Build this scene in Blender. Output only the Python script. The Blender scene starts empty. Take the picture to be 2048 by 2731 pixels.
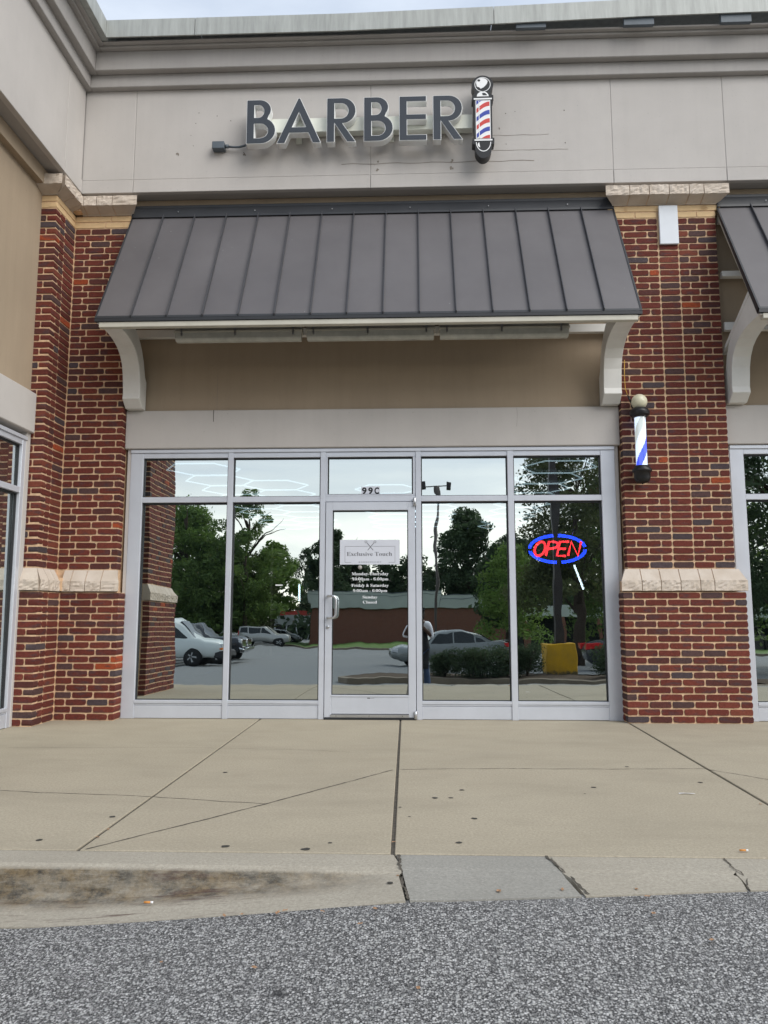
import bpy, bmesh, math, random
import numpy as np
from mathutils import Vector, Matrix
PI = math.pi
random.seed(7); np.random.seed(7)
S = bpy.context.scene
COL = S.collection

# ------------------------------------------------------------------ camera
cam_d = bpy.data.cameras.new('camera'); cam = bpy.data.objects.new('camera', cam_d); COL.objects.link(cam)
S.camera = cam
cam_d.sensor_fit = 'VERTICAL'; cam_d.sensor_height = 36.0
cam_d.lens = 2094.0 / 2731.0 * 36.0
cam_d.clip_start = 0.02; cam_d.clip_end = 1200
cam.location = (0, -8.0, 1.05)
cam.rotation_euler = (math.radians(90 + 7.346), 0, math.radians(2.173))

# ------------------------------------------------------------------ world: high overcast
W = bpy.data.worlds.new('World'); S.world = W; W.use_nodes = True
nt = W.node_tree; nt.nodes.clear()
def N(t, **k):
    n = nt.nodes.new(t)
    for a, b in k.items(): setattr(n, a, b)
    return n
L = nt.links.new
out = N('ShaderNodeOutputWorld'); bg = N('ShaderNodeBackground'); bg.inputs['Strength'].default_value = 0.1
sky = N('ShaderNodeTexSky', sky_type='NISHITA'); sky.sun_disc = False
SUN_EL, SUN_AZ = 38.0, 132.0      # azimuth clockwise from +Y
sky.sun_elevation = math.radians(SUN_EL); sky.sun_rotation = math.radians(SUN_AZ)
tc = N('ShaderNodeTexCoord'); sep = N('ShaderNodeSeparateXYZ'); L(tc.outputs['Generated'], sep.inputs[0])
mp = N('ShaderNodeMapping'); mp.inputs['Scale'].default_value = (1.0, 1.0, 3.2); L(tc.outputs['Generated'], mp.inputs[0])
no = N('ShaderNodeTexNoise'); no.inputs['Scale'].default_value = 2.3; no.inputs['Detail'].default_value = 7; no.inputs['Roughness'].default_value = .55
no.inputs['Distortion'].default_value = .4; L(mp.outputs[0], no.inputs['Vector'])
cr = N('ShaderNodeValToRGB'); L(no.outputs['Fac'], cr.inputs[0])
cr.color_ramp.elements[0].position = .34; cr.color_ramp.elements[0].color = (2.75, 3.2, 3.9, 1)
cr.color_ramp.elements[1].position = .66; cr.color_ramp.elements[1].color = (4.2, 4.6, 5.2, 1)
# brighter towards the horizon (thin cloud, low sun behind it)
hz = N('ShaderNodeMapRange'); hz.interpolation_type = 'SMOOTHSTEP'; L(sep.outputs['Z'], hz.inputs[0])
hz.inputs['From Min'].default_value = 0.0; hz.inputs['From Max'].default_value = .30
hz.inputs['To Min'].default_value = 1.0; hz.inputs['To Max'].default_value = 0.0
fr = N('ShaderNodeMapRange'); fr.interpolation_type = 'SMOOTHSTEP'; L(sep.outputs['Y'], fr.inputs[0])
fr.inputs['From Min'].default_value = -1.0; fr.inputs['From Max'].default_value = .5
fr.inputs['To Min'].default_value = 1.0; fr.inputs['To Max'].default_value = .15
m0 = N('ShaderNodeMath', operation='MULTIPLY'); L(hz.outputs[0], m0.inputs[0]); L(fr.outputs[0], m0.inputs[1])
mp2 = N('ShaderNodeMapping'); mp2.inputs['Scale'].default_value = (1.0, 1.0, 7.0); L(tc.outputs['Generated'], mp2.inputs[0])
no2 = N('ShaderNodeTexNoise'); no2.inputs['Scale'].default_value = 4.0; no2.inputs['Detail'].default_value = 6; no2.inputs['Distortion'].default_value = .6; L(mp2.outputs[0], no2.inputs['Vector'])
cl2 = N('ShaderNodeMapRange'); L(no2.outputs['Fac'], cl2.inputs[0])
for i_, v_ in enumerate((.32, .62, .62, 1.08)): cl2.inputs[1 + i_].default_value = v_
mm = N('ShaderNodeMath', operation='MULTIPLY'); L(m0.outputs[0], mm.inputs[0]); L(cl2.outputs[0], mm.inputs[1]); mm.use_clamp = True
mh = N('ShaderNodeMixRGB'); mh.inputs[2].default_value = (9.6, 9.2, 8.2, 1); L(mm.outputs[0], mh.inputs[0]); L(cr.outputs[0], mh.inputs[1])
mx = N('ShaderNodeMixRGB'); mx.inputs[0].default_value = .88; L(sky.outputs[0], mx.inputs[1]); L(mh.outputs[0], mx.inputs[2])
L(mx.outputs[0], bg.inputs['Color']); L(bg.outputs[0], out.inputs['Surface'])

sd = bpy.data.lights.new('sun', 'SUN'); sun = bpy.data.objects.new('sun', sd); COL.objects.link(sun)
sd.energy = 1.5; sd.angle = math.radians(50); sd.color = (1.0, .965, .91)
az = math.radians(SUN_AZ); el = math.radians(SUN_EL)
dvec = Vector((math.sin(az) * math.cos(el), math.cos(az) * math.cos(el), math.sin(el)))
sun.rotation_euler = dvec.to_track_quat('Z', 'Y').to_euler()

S.view_settings.view_transform = 'Standard'; S.view_settings.look = 'None'
S.view_settings.gamma = 1; S.view_settings.use_curve_mapping = False
S.view_settings.exposure = 1.08
S.render.engine = 'CYCLES'
S.cycles.max_bounces = 8; S.cycles.transparent_max_bounces = 16; S.cycles.sample_clamp_indirect = 6

# ------------------------------------------------------------------ materials
class Mat:
    """small node-graph helper"""
    def __init__(s, name, base=(.5, .5, .5), rough=.7, metal=0.0, spec=.4):
        s.m = bpy.data.materials.new(name); s.m.use_nodes = True; s.t = s.m.node_tree
        s.b = s.t.nodes['Principled BSDF']
        s.b.inputs['Base Color'].default_value = (*base, 1); s.b.inputs['Roughness'].default_value = rough
        s.b.inputs['Metallic'].default_value = metal; s.b.inputs['Specular IOR Level'].default_value = spec
        s.base = base; s._c = None
    def n(s, t, **k):
        x = s.t.nodes.new(t)
        for a, b in k.items(): setattr(x, a, b)
        return x
    def l(s, a, b): s.t.links.new(a, b)
    def co(s, kind='Object', scale=(1, 1, 1)):
        c = s.n('ShaderNodeTexCoord'); m = s.n('ShaderNodeMapping'); m.inputs['Scale'].default_value = scale
        if kind == 'World':
            g = s.n('ShaderNodeNewGeometry'); s.l(g.outputs['Position'], m.inputs[0])
        else: s.l(c.outputs[kind], m.inputs[0])
        return m.outputs[0]
    def noise(s, scale, detail=4, rough=.55, co=None, dist=0):
        x = s.n('ShaderNodeTexNoise'); x.inputs['Scale'].default_value = scale; x.inputs['Detail'].default_value = detail
        x.inputs['Roughness'].default_value = rough; x.inputs['Distortion'].default_value = dist
        s.l(co if co is not None else s.co(), x.inputs['Vector']); return x.outputs['Fac']
    def rng(s, v, a, b, c, d):
        x = s.n('ShaderNodeMapRange'); s.l(v, x.inputs[0])
        for i, q in enumerate((a, b, c, d)): x.inputs[1 + i].default_value = q
        return x.outputs[0]
    def mix(s, f, a, b, mode='MIX'):
        x = s.n('ShaderNodeMixRGB', blend_type=mode)
        for i, v in enumerate((f, a, b)):
            if isinstance(v, (int, float)): x.inputs[i].default_value = v
            elif isinstance(v, tuple): x.inputs[i].default_value = (*v, 1)
            else: s.l(v, x.inputs[i])
        return x.outputs[0]
    def math(s, op, a, b=0.0):
        x = s.n('ShaderNodeMath', operation=op)
        for i, v in enumerate((a, b)):
            if isinstance(v, (int, float)): x.inputs[i].default_value = v
            else: s.l(v, x.inputs[i])
        return x.outputs[0]
    def color(s, c): s.l(c, s.b.inputs['Base Color']); return s
    def rough(s, c): s.l(c, s.b.inputs['Roughness']); return s
    def bump(s, h, strength=.3, dist=.01):
        x = s.n('ShaderNodeBump'); x.inputs['Strength'].default_value = strength; x.inputs['Distance'].default_value = dist
        s.l(h, x.inputs['Height']); s.l(x.outputs[0], s.b.inputs['Normal']); return s

def plain(name, base, rough=.6, metal=0, var=.12, scale=6, spec=.4, bump=0):
    m = Mat(name, base, rough, metal, spec)
    f = m.noise(scale, 5, .6)
    lo = tuple(c * (1 - var) for c in base); hi = tuple(min(1, c * (1 + var)) for c in base)
    m.color(m.mix(m.rng(f, .3, .7, 0, 1), lo, hi))
    if bump: m.bump(m.noise(scale * 12, 3), bump, .004)
    return m.m

def stucco(name, base, streak=.12):
    m = Mat(name, base, .92, 0, .2)
    w = m.co('World'); ws = m.co('World', (7, 7, .5))
    a = m.rng(m.noise(1.3, 5, .6, w), .3, .7, 0, 1); b = m.rng(m.noise(1.6, 5, .65, ws), .45, .75, 0, 1)
    c = m.mix(a, tuple(x * .93 for x in base), tuple(min(1, x * 1.05) for x in base))
    c = m.mix(m.math('MULTIPLY', b, streak * 1.6), c, tuple(x * .66 for x in base))
    sp = m.rng(m.noise(46, 2, .5, w), .70, .78, 0, .35)
    c = m.mix(sp, c, tuple(x * .55 for x in base))
    m.color(c)
    h = m.mix(.45, m.noise(420, 2, .6, w), m.noise(60, 3, .6, w)); m.bump(h, .42, .004)
    return m.m

M = {}
M['eifs'] = stucco('eifs_offwhite', (.49, .463, .438), .06)
M['cornice'] = stucco('eifs_cornice', (.375, .355, .338), .12)
M['tan'] = stucco('stucco_tan', (.36, .285, .205), .12)
M['mortar'] = plain('mortar', (.60, .415, .265), .95, 0, .2, 25, .1, .5)

def brick_mat(name, attr=False):
    m = Mat(name, (.12, .03, .02), .85, 0, .25)
    if attr:
        a = m.n('ShaderNodeVertexColor'); a.layer_name = 'Col'; base = a.outputs['Color']; w = m.co('World'); rnd = None
    else:
        a = m.n('ShaderNodeObjectInfo'); base = a.outputs['Color']; w = m.co('World')
    flash = m.rng(m.noise(7.5, 2, .5, m.co('World', (1, 1, 3.2))), .54, .66, 0, .75)     # fire-flashed darker ends
    c = m.mix(flash, base, m.mix(.75, base, (.060, .040, .045)))
    c = m.mix(m.rng(m.noise(60, 4, .7, w), .35, .7, 0, 1), m.mix(1.0, c, (.72, .72, .72), 'MULTIPLY'), m.mix(1.0, c, (1.22, 1.22, 1.22), 'MULTIPLY'))
    sp = m.rng(m.noise(85, 1, .5, w), .77, .80, 0, .5); c = m.mix(sp, c, (.42, .33, .26))
    m.color(c); m.bump(m.mix(.5, m.noise(240, 3, .7, w), m.noise(45, 3, .6, w)), .7, .004)
    return m.m
M['brick'] = brick_mat('clay_brick'); M['brick_attr'] = brick_mat('clay_brick_joined', True)
M['tanbrick'] = plain('tan_brick', (.66, .475, .27), .9, 0, .10, 14, .2, .3)

def stone_mat():
    m = Mat('cast_limestone', (.55, .47, .39), .9, 0, .2); w = m.co('World')
    c = m.mix(m.rng(m.noise(5, 5, .6, w), .3, .7, 0, 1), (.50, .425, .35), (.60, .53, .46))
    c = m.mix(m.rng(m.noise(30, 4, .7, m.co('World', (1, 1, .4))), .6, .8, 0, .4), c, (.36, .27, .18))
    m.color(c); m.bump(m.noise(150, 4, .7, w), .5, .006); return m.m
M['stone'] = stone_mat()
M['alu'] = plain('anodised_aluminium', (.55, .575, .63), .38, .25, .05, 3, .5)
M['alu_dark'] = plain('aluminium_gasket', (.02, .022, .025), .6, 0, .1)  # near-black for gaskets, threshold and screws
M['steel'] = plain('satin_steel', (.55, .56, .58), .28, .9, .05, 8)
M['white'] = plain('white_paint', (.66, .65, .62), .45, 0, .06, 4)
M['cream'] = plain('cream_trim', (.50, .48, .41), .5, 0, .08, 4)
def roofmetal():
    m = Mat('dark_bronze_metal', (.052, .050, .055), .42, .0, .5); w = m.co('World')
    c = m.mix(m.rng(m.noise(1.1, 4, .6, w), .3, .7, 0, 1), (.092, .086, .090), (.118, .111, .115))
    sp = m.rng(m.noise(30, 1, .4, w), .80, .82, 0, .5); c = m.mix(sp, c, (.3, .3, .3))
    m.color(c); m.rough(m.rng(m.noise(3, 4, .6, w), .3, .7, .44, .56)); m.bump(m.noise(1.6, 2, .5, w), .25, .02); return m.m
M['roof'] = roofmetal(); M['seam'] = plain('seam_metal', (.055, .056, .062), .4, 0, .1)
M['roof_dark'] = plain('dark_bronze_trim', (.028, .030, .034), .45, 0, .1, 5)
def coping():
    m = Mat('weathered_coping', (.45, .47, .44), .5, .1, .4); w = m.co('World', (3, 3, .25))
    c = m.mix(m.rng(m.noise(6, 6, .7, w), .35, .7, 0, 1), (.40, .415, .395), (.28, .29, .275))
    m.color(c); return m.m
M['coping'] = coping()
M['sign_face'] = plain('charcoal_acrylic', (.052, .060, .073), .6, 0, .04, 6, .2)
M['sign_white'] = plain('white_sign_return', (.80, .81, .80), .45, 0, .05)
M['race'] = plain('raceway_paint', (.70, .71, .63), .5, 0, .05)
M['boxgrey'] = plain('grey_conduit_box', (.10, .12, .14), .5, 0, .1)
M['black'] = plain('black_plastic', (.012, .012, .013), .4, 0, .1)
M['red'] = plain('red_vinyl', (.55, .055, .045), .4, 0, .05)
M['blue'] = plain('blue_vinyl', (.035, .06, .35), .4, 0, .05)
M['vwhite'] = plain('white_vinyl', (.80, .80, .80), .4, 0, .03)
M['globe'] = plain('milk_glass_globe', (.62, .59, .44), .25, 0, .08, 20)
M['yellow_wire'] = plain('yellow_wire', (.55, .33, .05), .5)
M['lens'] = plain('acrylic_lens', (.42, .42, .38), .25, 0, .15, 10)
M['text'] = plain('white_lettering', (.72, .74, .76), .5, 0, .02)
M['textgrey'] = plain('grey_lettering', (.13, .13, .14), .5, 0, .02)
M['decal'] = plain('silver_sign_panel', (.58, .60, .66), .5, 0, .04, 2)
M['lightpanel'] = plain('pale_blank_panel', (.64, .67, .71), .4, 0, .03)
M['dark_wall'] = plain('shop_interior', (.20, .215, .22), .8)
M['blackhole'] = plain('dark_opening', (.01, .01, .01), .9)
M['crack'] = plain('crack_grime', (.085, .075, .06), .95, 0, .4, 40)

def emis(name, col, st):
    m = bpy.data.materials.new(name); m.use_nodes = True; t = m.node_tree; t.nodes.clear()
    e = t.nodes.new('ShaderNodeEmission'); o = t.nodes.new('ShaderNodeOutputMaterial')
    e.inputs[0].default_value = (*col, 1); e.inputs[1].default_value = st; t.links.new(e.outputs[0], o.inputs[0]); return m
M['neon_red'] = emis('red_led_tube', (1.0, .03, .045), 4.6)
M['neon_blue'] = emis('blue_led_tube', (.015, .06, 1.0), 5.0)
M['hexled'] = emis('white_led_tube', (.66, .88, 1.0), .75)
M['ledtube'] = emis('cool_led_strip', (.72, .92, 1.0), 4.0)
def lit(name, col, st):
    m = Mat(name, col, .35, 0, .4); m.b.inputs['Emission Color'].default_value = (*col, 1); m.b.inputs['Emission Strength'].default_value = st; return m.m
M['lit_white'] = lit('lit_white_cylinder', (.66, .76, .92), .55)
M['lit_blue'] = lit('lit_blue_stripe', (.03, .06, .62), .8)
M['lit_grey'] = lit('lit_grey_stripe', (.50, .54, .52), .4)

def glass(name, refl=(.84, .905, .895), trans=(.62, .66, .66), fac=.74, wav=.02):
    m = bpy.data.materials.new(name); m.use_nodes = True; t = m.node_tree; t.nodes.clear()
    o = t.nodes.new('ShaderNodeOutputMaterial'); mx = t.nodes.new('ShaderNodeMixShader')
    g = t.nodes.new('ShaderNodeBsdfGlossy'); g.inputs['Roughness'].default_value = 0.0; g.inputs['Color'].default_value = (*refl, 1)
    tr = t.nodes.new('ShaderNodeBsdfTransparent'); tr.inputs[0].default_value = (*trans, 1)
    mx.inputs[0].default_value = fac; t.links.new(tr.outputs[0], mx.inputs[1]); t.links.new(g.outputs[0], mx.inputs[2]); t.links.new(mx.outputs[0], o.inputs[0])
    if wav:
        geo = t.nodes.new('ShaderNodeNewGeometry'); mp = t.nodes.new('ShaderNodeMapping'); mp.inputs['Scale'].default_value = (1, 1, .6)
        n = t.nodes.new('ShaderNodeTexNoise'); n.inputs['Scale'].default_value = 3.2; n.inputs['Detail'].default_value = 1.5
        b = t.nodes.new('ShaderNodeBump'); b.inputs['Strength'].default_value = wav; b.inputs['Distance'].default_value = .05
        t.links.new(geo.outputs['Position'], mp.inputs[0]); t.links.new(mp.outputs[0], n.inputs['Vector']); t.links.new(n.outputs['Fac'], b.inputs['Height']); t.links.new(b.outputs[0], g.inputs['Normal'])
    return m
M['glass'] = glass('tinted_reflective_glass')
M['clear'] = glass('clear_tube', (.9, .9, .9), (.93, .95, .97), .10, 0)
M['carglass'] = plain('car_glass', (.015, .02, .022), .12, 0, .1, 2, .35)

# ------------------------------------------------------------------ mesh helpers
class MB:
    def __init__(s): s.v = []; s.f = []; s.m = []; s.sm = []
    def add(s, vs, fs, m=0, smooth=False):
        o = len(s.v); s.v += [tuple(p) for p in vs]
        for f in fs: s.f.append(tuple(i + o for i in f)); s.m.append(m); s.sm.append(smooth)
        return s
    def box(s, x0, x1, y0, y1, z0, z1, m=0):
        return s.add([(x0, y0, z0), (x1, y0, z0), (x1, y1, z0), (x0, y1, z0), (x0, y0, z1), (x1, y0, z1), (x1, y1, z1), (x0, y1, z1)],
                     [(0, 3, 2, 1), (4, 5, 6, 7), (0, 1, 5, 4), (1, 2, 6, 5), (2, 3, 7, 6), (3, 0, 4, 7)], m)
    def prism(s, poly, axis, a, b, m=0):
        """poly in the two other axes (cyclic order), extruded along axis a..b"""
        n = len(poly)
        def P(p, t): return (t, p[0], p[1]) if axis == 'x' else ((p[0], t, p[1]) if axis == 'y' else (p[0], p[1], t))
        vs = [P(p, a) for p in poly] + [P(p, b) for p in poly]
        fs = [tuple(range(n))[::-1], tuple(range(n, 2 * n))] + [(i, (i + 1) % n, n + (i + 1) % n, n + i) for i in range(n)]
        return s.add(vs, fs, m)
    def lathe(s, prof, c=(0, 0, 0), n=24, axis='z', m=0, smooth=True, cap=True):
        vs = []; fs = []
        for r, h in prof:
            for i in range(n):
                a = 2 * PI * i / n; q = (r * math.cos(a), r * math.sin(a), h)
                if axis == 'y': q = (q[0], q[2], q[1])
                if axis == 'x': q = (q[2], q[0], q[1])
                vs.append((q[0] + c[0], q[1] + c[1], q[2] + c[2]))
        for j in range(len(prof) - 1):
            for i in range(n): fs.append((j * n + i, j * n + (i + 1) % n, (j + 1) * n + (i + 1) % n, (j + 1) * n + i))
        if cap: fs.append(tuple(range(n))[::-1]); fs.append(tuple((len(prof) - 1) * n + i for i in range(n)))
        return s.add(vs, fs, m, smooth)
    def tube(s, pts, r, n=8, m=0, closed=False):
        pts = [Vector(p) for p in pts]; N_ = len(pts); rs = r if isinstance(r, (list, tuple)) else [r] * N_
        vs = []; up = None
        for i, p in enumerate(pts):
            if closed: d = pts[(i + 1) % N_] - pts[i - 1]
            else: d = pts[min(i + 1, N_ - 1)] - pts[max(i - 1, 0)]
            d.normalize()
            if up is None: up = Vector((0, 0, 1)) if abs(d.z) < .9 else Vector((0, 1, 0))
            u = d.cross(up)
            if u.length < 1e-4: u = d.orthogonal()
            u.normalize(); w = u.cross(d).normalized(); up = w
            for k in range(n):
                a = 2 * PI * k / n; vs.append(p + u * (rs[i] * math.cos(a)) + w * (rs[i] * math.sin(a)))
        fs = []
        for i in range(N_ if closed else N_ - 1):
            j = (i + 1) % N_
            for k in range(n): fs.append((i * n + k, i * n + (k + 1) % n, j * n + (k + 1) % n, j * n + k))
        if not closed: fs.append(tuple(range(n))[::-1]); fs.append(tuple((N_ - 1) * n + k for k in range(n)))
        return s.add(vs, fs, m, True)
    def mesh(s, name, mats):
        me = bpy.data.meshes.new(name); me.from_pydata(s.v, [], s.f)
        for m in (mats if isinstance(mats, (list, tuple)) else [mats]): me.materials.append(m)
        me.polygons.foreach_set('material_index', s.m); me.polygons.foreach_set('use_smooth', s.sm)
        me.update()
        bm = bmesh.new(); bm.from_mesh(me); bmesh.ops.recalc_face_normals(bm, faces=bm.faces); bm.to_mesh(me); bm.free()
        return me
    def obj(s, name, mats, parent=None, bevel=0, seg=1):
        o = link(name, s.mesh(name, mats), parent)
        if bevel:
            b = o.modifiers.new('b', 'BEVEL'); b.width = bevel; b.segments = seg; b.limit_method = 'ANGLE'; b.angle_limit = .6
        return o
def link(name, data, parent=None, loc=None, rz=0):
    o = bpy.data.objects.new(name, data); COL.objects.link(o)
    if parent is not None: o.parent = parent
    if loc is not None: o.location = loc
    if rz: o.rotation_euler = (0, 0, rz)
    return o
def tag(o, label, cat, group=None):
    o['label'] = label; o['category'] = cat
    if group: o['group'] = group
    return o
def thing(name, label, cat, loc=(0, 0, 0), rz=0, group=None):
    o = bpy.data.objects.new(name, None); o.empty_display_size = .2; COL.objects.link(o); o.location = loc; o.rotation_euler = (0, 0, rz)
    return tag(o, label, cat, group)
def struct(o): o['kind'] = 'structure'; return o
def stuff(o): o['kind'] = 'stuff'; return o
def copy_tree(o, parent=None):
    c = o.copy(); COL.objects.link(c)
    if parent is not None: c.parent = parent
    for ch in list(o.children): copy_tree(ch, c)
    return c
def flat(name, splines, extrude, mat, parent=None, offset=0, res=12):
    """2D outline with holes (x, z) -> mesh with front towards -y; extrude = half depth"""
    cu = bpy.data.curves.new(name, 'CURVE'); cu.dimensions = '2D'; cu.fill_mode = 'BOTH'; cu.extrude = extrude; cu.offset = offset
    for pts in splines:
        sp = cu.splines.new('POLY'); sp.points.add(len(pts) - 1); sp.use_cyclic_u = True
        for p, q in zip(sp.points, pts): p.co = (q[0], q[1], 0, 1)
    t = bpy.data.objects.new('t', cu); COL.objects.link(t)
    dg = bpy.context.evaluated_depsgraph_get(); me = bpy.data.meshes.new_from_object(t.evaluated_get(dg))
    bpy.data.objects.remove(t); bpy.data.curves.remove(cu)
    me.transform(Matrix.Rotation(PI / 2, 4, 'X')); me.materials.clear(); me.materials.append(mat); me.name = name
    return link(name, me, parent)
def text(name, body, mat, parent, x0, x1, z, h=None, y=0, extrude=.0006, offset=0, spacing=1.0):
    """flat lettering fitted to x0..x1 with its baseline at z; h fixes the cap height"""
    cu = bpy.data.curves.new(name, 'FONT'); cu.body = body; cu.size = 1; cu.extrude = 0; cu.space_character = spacing; cu.offset = offset
    t = bpy.data.objects.new('t', cu); COL.objects.link(t)
    dg = bpy.context.evaluated_depsgraph_get(); me = bpy.data.meshes.new_from_object(t.evaluated_get(dg))
    bpy.data.objects.remove(t)
    xs = [v.co.x for v in me.vertices]; ys = [v.co.y for v in me.vertices]
    sx = (x1 - x0) / (max(xs) - min(xs)); sz = sx if h is None else h / max(ys)
    mn = min(xs)
    for v in me.vertices: v.co = Vector((x0 + (v.co.x - mn) * sx, y, z + v.co.y * sz))
    me.materials.clear(); me.materials.append(mat); me.name = name
    return link(name, me, parent)
SERIF = {}
for i in range(26): SERIF[chr(65 + i)] = chr(0x1D400 + i); SERIF[chr(97 + i)] = chr(0x1D41A + i)
for i in range(10): SERIF[str(i)] = chr(0x1D7CE + i)
def serif(s): return ''.join(SERIF.get(c, c) for c in s)

# ================================================================== GROUND
def kerb_drop(x):      # height of the kerb face: full on the left, ramped away towards the door
    return .115 * min(1, max(0, (-.12 - x) / 1.35)) ** .8
def gz(x, y):
    """asphalt level"""
    d = -y
    P_ = [(4.4, -.0), (5.0, -.012), (8, -.45), (10, -.53), (29, -.83), (70, -1.06), (200, -1.06), (900, -1.06)]
    for (a, za), (b, zb) in zip(P_, P_[1:]):
        if d <= b: z = za + (zb - za) * (d - a) / (b - a); break
    k = kerb_drop(x) * max(0, 1 - max(0, d - 5) / 3.5)
    return z - k
def edge_y(x): return -(8 - (3.09 if x < 0 else 3.09 + .12 * min(x, 1.5)))

# walkway slabs
walk = struct(bpy.data.objects.new('walkway', None)); COL.objects.link(walk)
def concrete(name, a, b, grime=.5, kerb=False):
    m = Mat(name, a, .9, 0, .25); w = m.co('World')
    c = m.mix(m.rng(m.noise(1.1, 6, .6, w), .3, .7, 0, 1), a, b)
    c = m.mix(m.rng(m.noise(.8, 6, .7, m.co('World', (1, 2.4, 1))), .46, .70, 0, grime), c, tuple(x * .62 for x in a))
    c = m.mix(m.rng(m.noise(75, 4, .8, w), .36, .66, 0, .8), c, tuple(x * .68 for x in a))
    c = m.mix(m.rng(m.noise(190, 1, .5, w), .70, .78, 0, .6), c, tuple(min(1, x * 1.7) for x in b))
    if kerb:        # brown water stain on the drop face (mark of its own on the concrete)
        g = m.n('ShaderNodeNewGeometry'); sp = m.n('ShaderNodeSeparateXYZ'); m.l(g.outputs['Position'], sp.inputs[0])
        fz = m.rng(sp.outputs['Z'], -.009, -.020, 0, 1); fx = m.rng(sp.outputs['X'], .0, -.55, 0, 1)
        st = m.math('MULTIPLY', m.math('MULTIPLY', fz, fx), m.rng(m.noise(5, 8, .8, m.co('World', (1, 1, 4))), .36, .60, .35, 1))
        yy = m.rng(sp.outputs['Y'], -4.78, -4.68, 0, 1); st = m.math('MULTIPLY', st, yy)
        c = m.mix(st, c, m.mix(m.rng(m.noise(9, 7, .8, w), .42, .6, 0, 1), (.050, .045, .038), (.18, .135, .080)))
        blot = m.math('MULTIPLY', m.rng(m.noise(4.5, 5, .7, m.co('World', (.6, 5, 1))), .55, .66, 0, .75), m.math('MULTIPLY', fz, m.rng(sp.outputs['X'], -.5, -.8, 0, 1)))
        c = m.mix(blot, c, (.075, .042, .035))
    m.color(c); m.rough(m.rng(m.noise(4, 3, .5, w), .3, .7, .82, .95))
    m.bump(m.mix(.6, m.noise(300, 3, .7, w), m.noise(90, 3, .6, w)), .55, .004); return m.m
M['conc'] = concrete('walkway_concrete', (.395, .347, .262), (.455, .402, .305), .42)
M['kerb'] = concrete('kerb_concrete', (.385, .350, .285), (.445, .41, .34), .4, True)
M['kerb_grey'] = concrete('kerb_concrete_grey', (.315, .305, .272), (.375, .362, .325), .3)
def slab(x0n, x1n, x0f, x1f, yn, yf, name='slab', m='conc', h=.1, g=.009):
    b = MB(); b.prism([(x0n + g, yn + g), (x1n - g, yn + g), (x1f - g, yf - g), (x0f + g, yf - g)], 'z', -h, 0)
    return b.obj(name, M[m], walk, .004)
YN, YF = -4.385, .14
for xs in [(-9, -5.6, -9, -5.6), (-5.6, -1.51, -5.6, -1.545), (-1.51, -.10, -1.545, -.142), (-.10, 1.92, -.142, 2.075), (1.92, 4.15, 2.075, 4.15), (4.15, 6.3, 4.15, 6.3), (6.3, 10, 6.3, 10)]:
    slab(xs[0], xs[1], xs[2], xs[3], YN, YF)
b = MB(); b.box(-9, 10, YN, YF, -.2, -.009); b.obj('joint_bed', M['crack'], walk)
def ribbon(pts, w, z, name, parent, mat, jag=.006, step=.035, zf=None):
    vs = []; fs = []; rr = random.Random(len(pts) * 7 + int(pts[0][0] * 100))
    P_ = []
    for (a, c) in zip(pts, pts[1:]):
        n = max(2, int(math.dist(a, c) / step))
        for i in range(n): P_.append((a[0] + (c[0] - a[0]) * i / n, a[1] + (c[1] - a[1]) * i / n))
    P_.append(pts[-1])
    off = 0
    for i, p in enumerate(P_):
        d = (P_[min(i + 1, len(P_) - 1)][0] - P_[max(i - 1, 0)][0], P_[min(i + 1, len(P_) - 1)][1] - P_[max(i - 1, 0)][1])
        l_ = math.hypot(*d) or 1; nx, ny = -d[1] / l_, d[0] / l_
        off = off * .7 + rr.uniform(-jag, jag); ww = w * rr.uniform(.45, 1.25) / 2
        for s_ in (-1, 1):
            X = p[0] + nx * (off + s_ * ww); Y = p[1] + ny * (off + s_ * ww)
            vs.append((X, Y, z + (zf(X, Y) if zf else 0)))
        if i: fs.append((2 * i - 2, 2 * i - 1, 2 * i + 1, 2 * i))
    b = MB(); b.add(vs, fs); return b.obj(name, mat, parent)
ribbon([(-1.475, -4.37), (-.824, -3.5), (-.15, -2.52)], .011, .0015, 'crack', walk, M['crack'], .003)
ribbon([(-3.3, -3.1), (-2.47, -3.235), (-1.6, -3.34), (-.824, -3.5)], .006, .0015, 'crack', walk, M['crack'])
ribbon([(-.106, -2.5), (.6, -2.44), (1.3, -2.44), (1.97, -2.40), (2.25, -2.75), (2.6, -3.0)], .007, .0015, 'crack', walk, M['crack'], .004)
ribbon([(-3.2, -1.75), (-2.4, -1.72), (-1.9, -1.68), (-1.0, -1.75), (-.5, -1.85)], .004, .0015, 'crack', walk, M['crack'])
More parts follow.
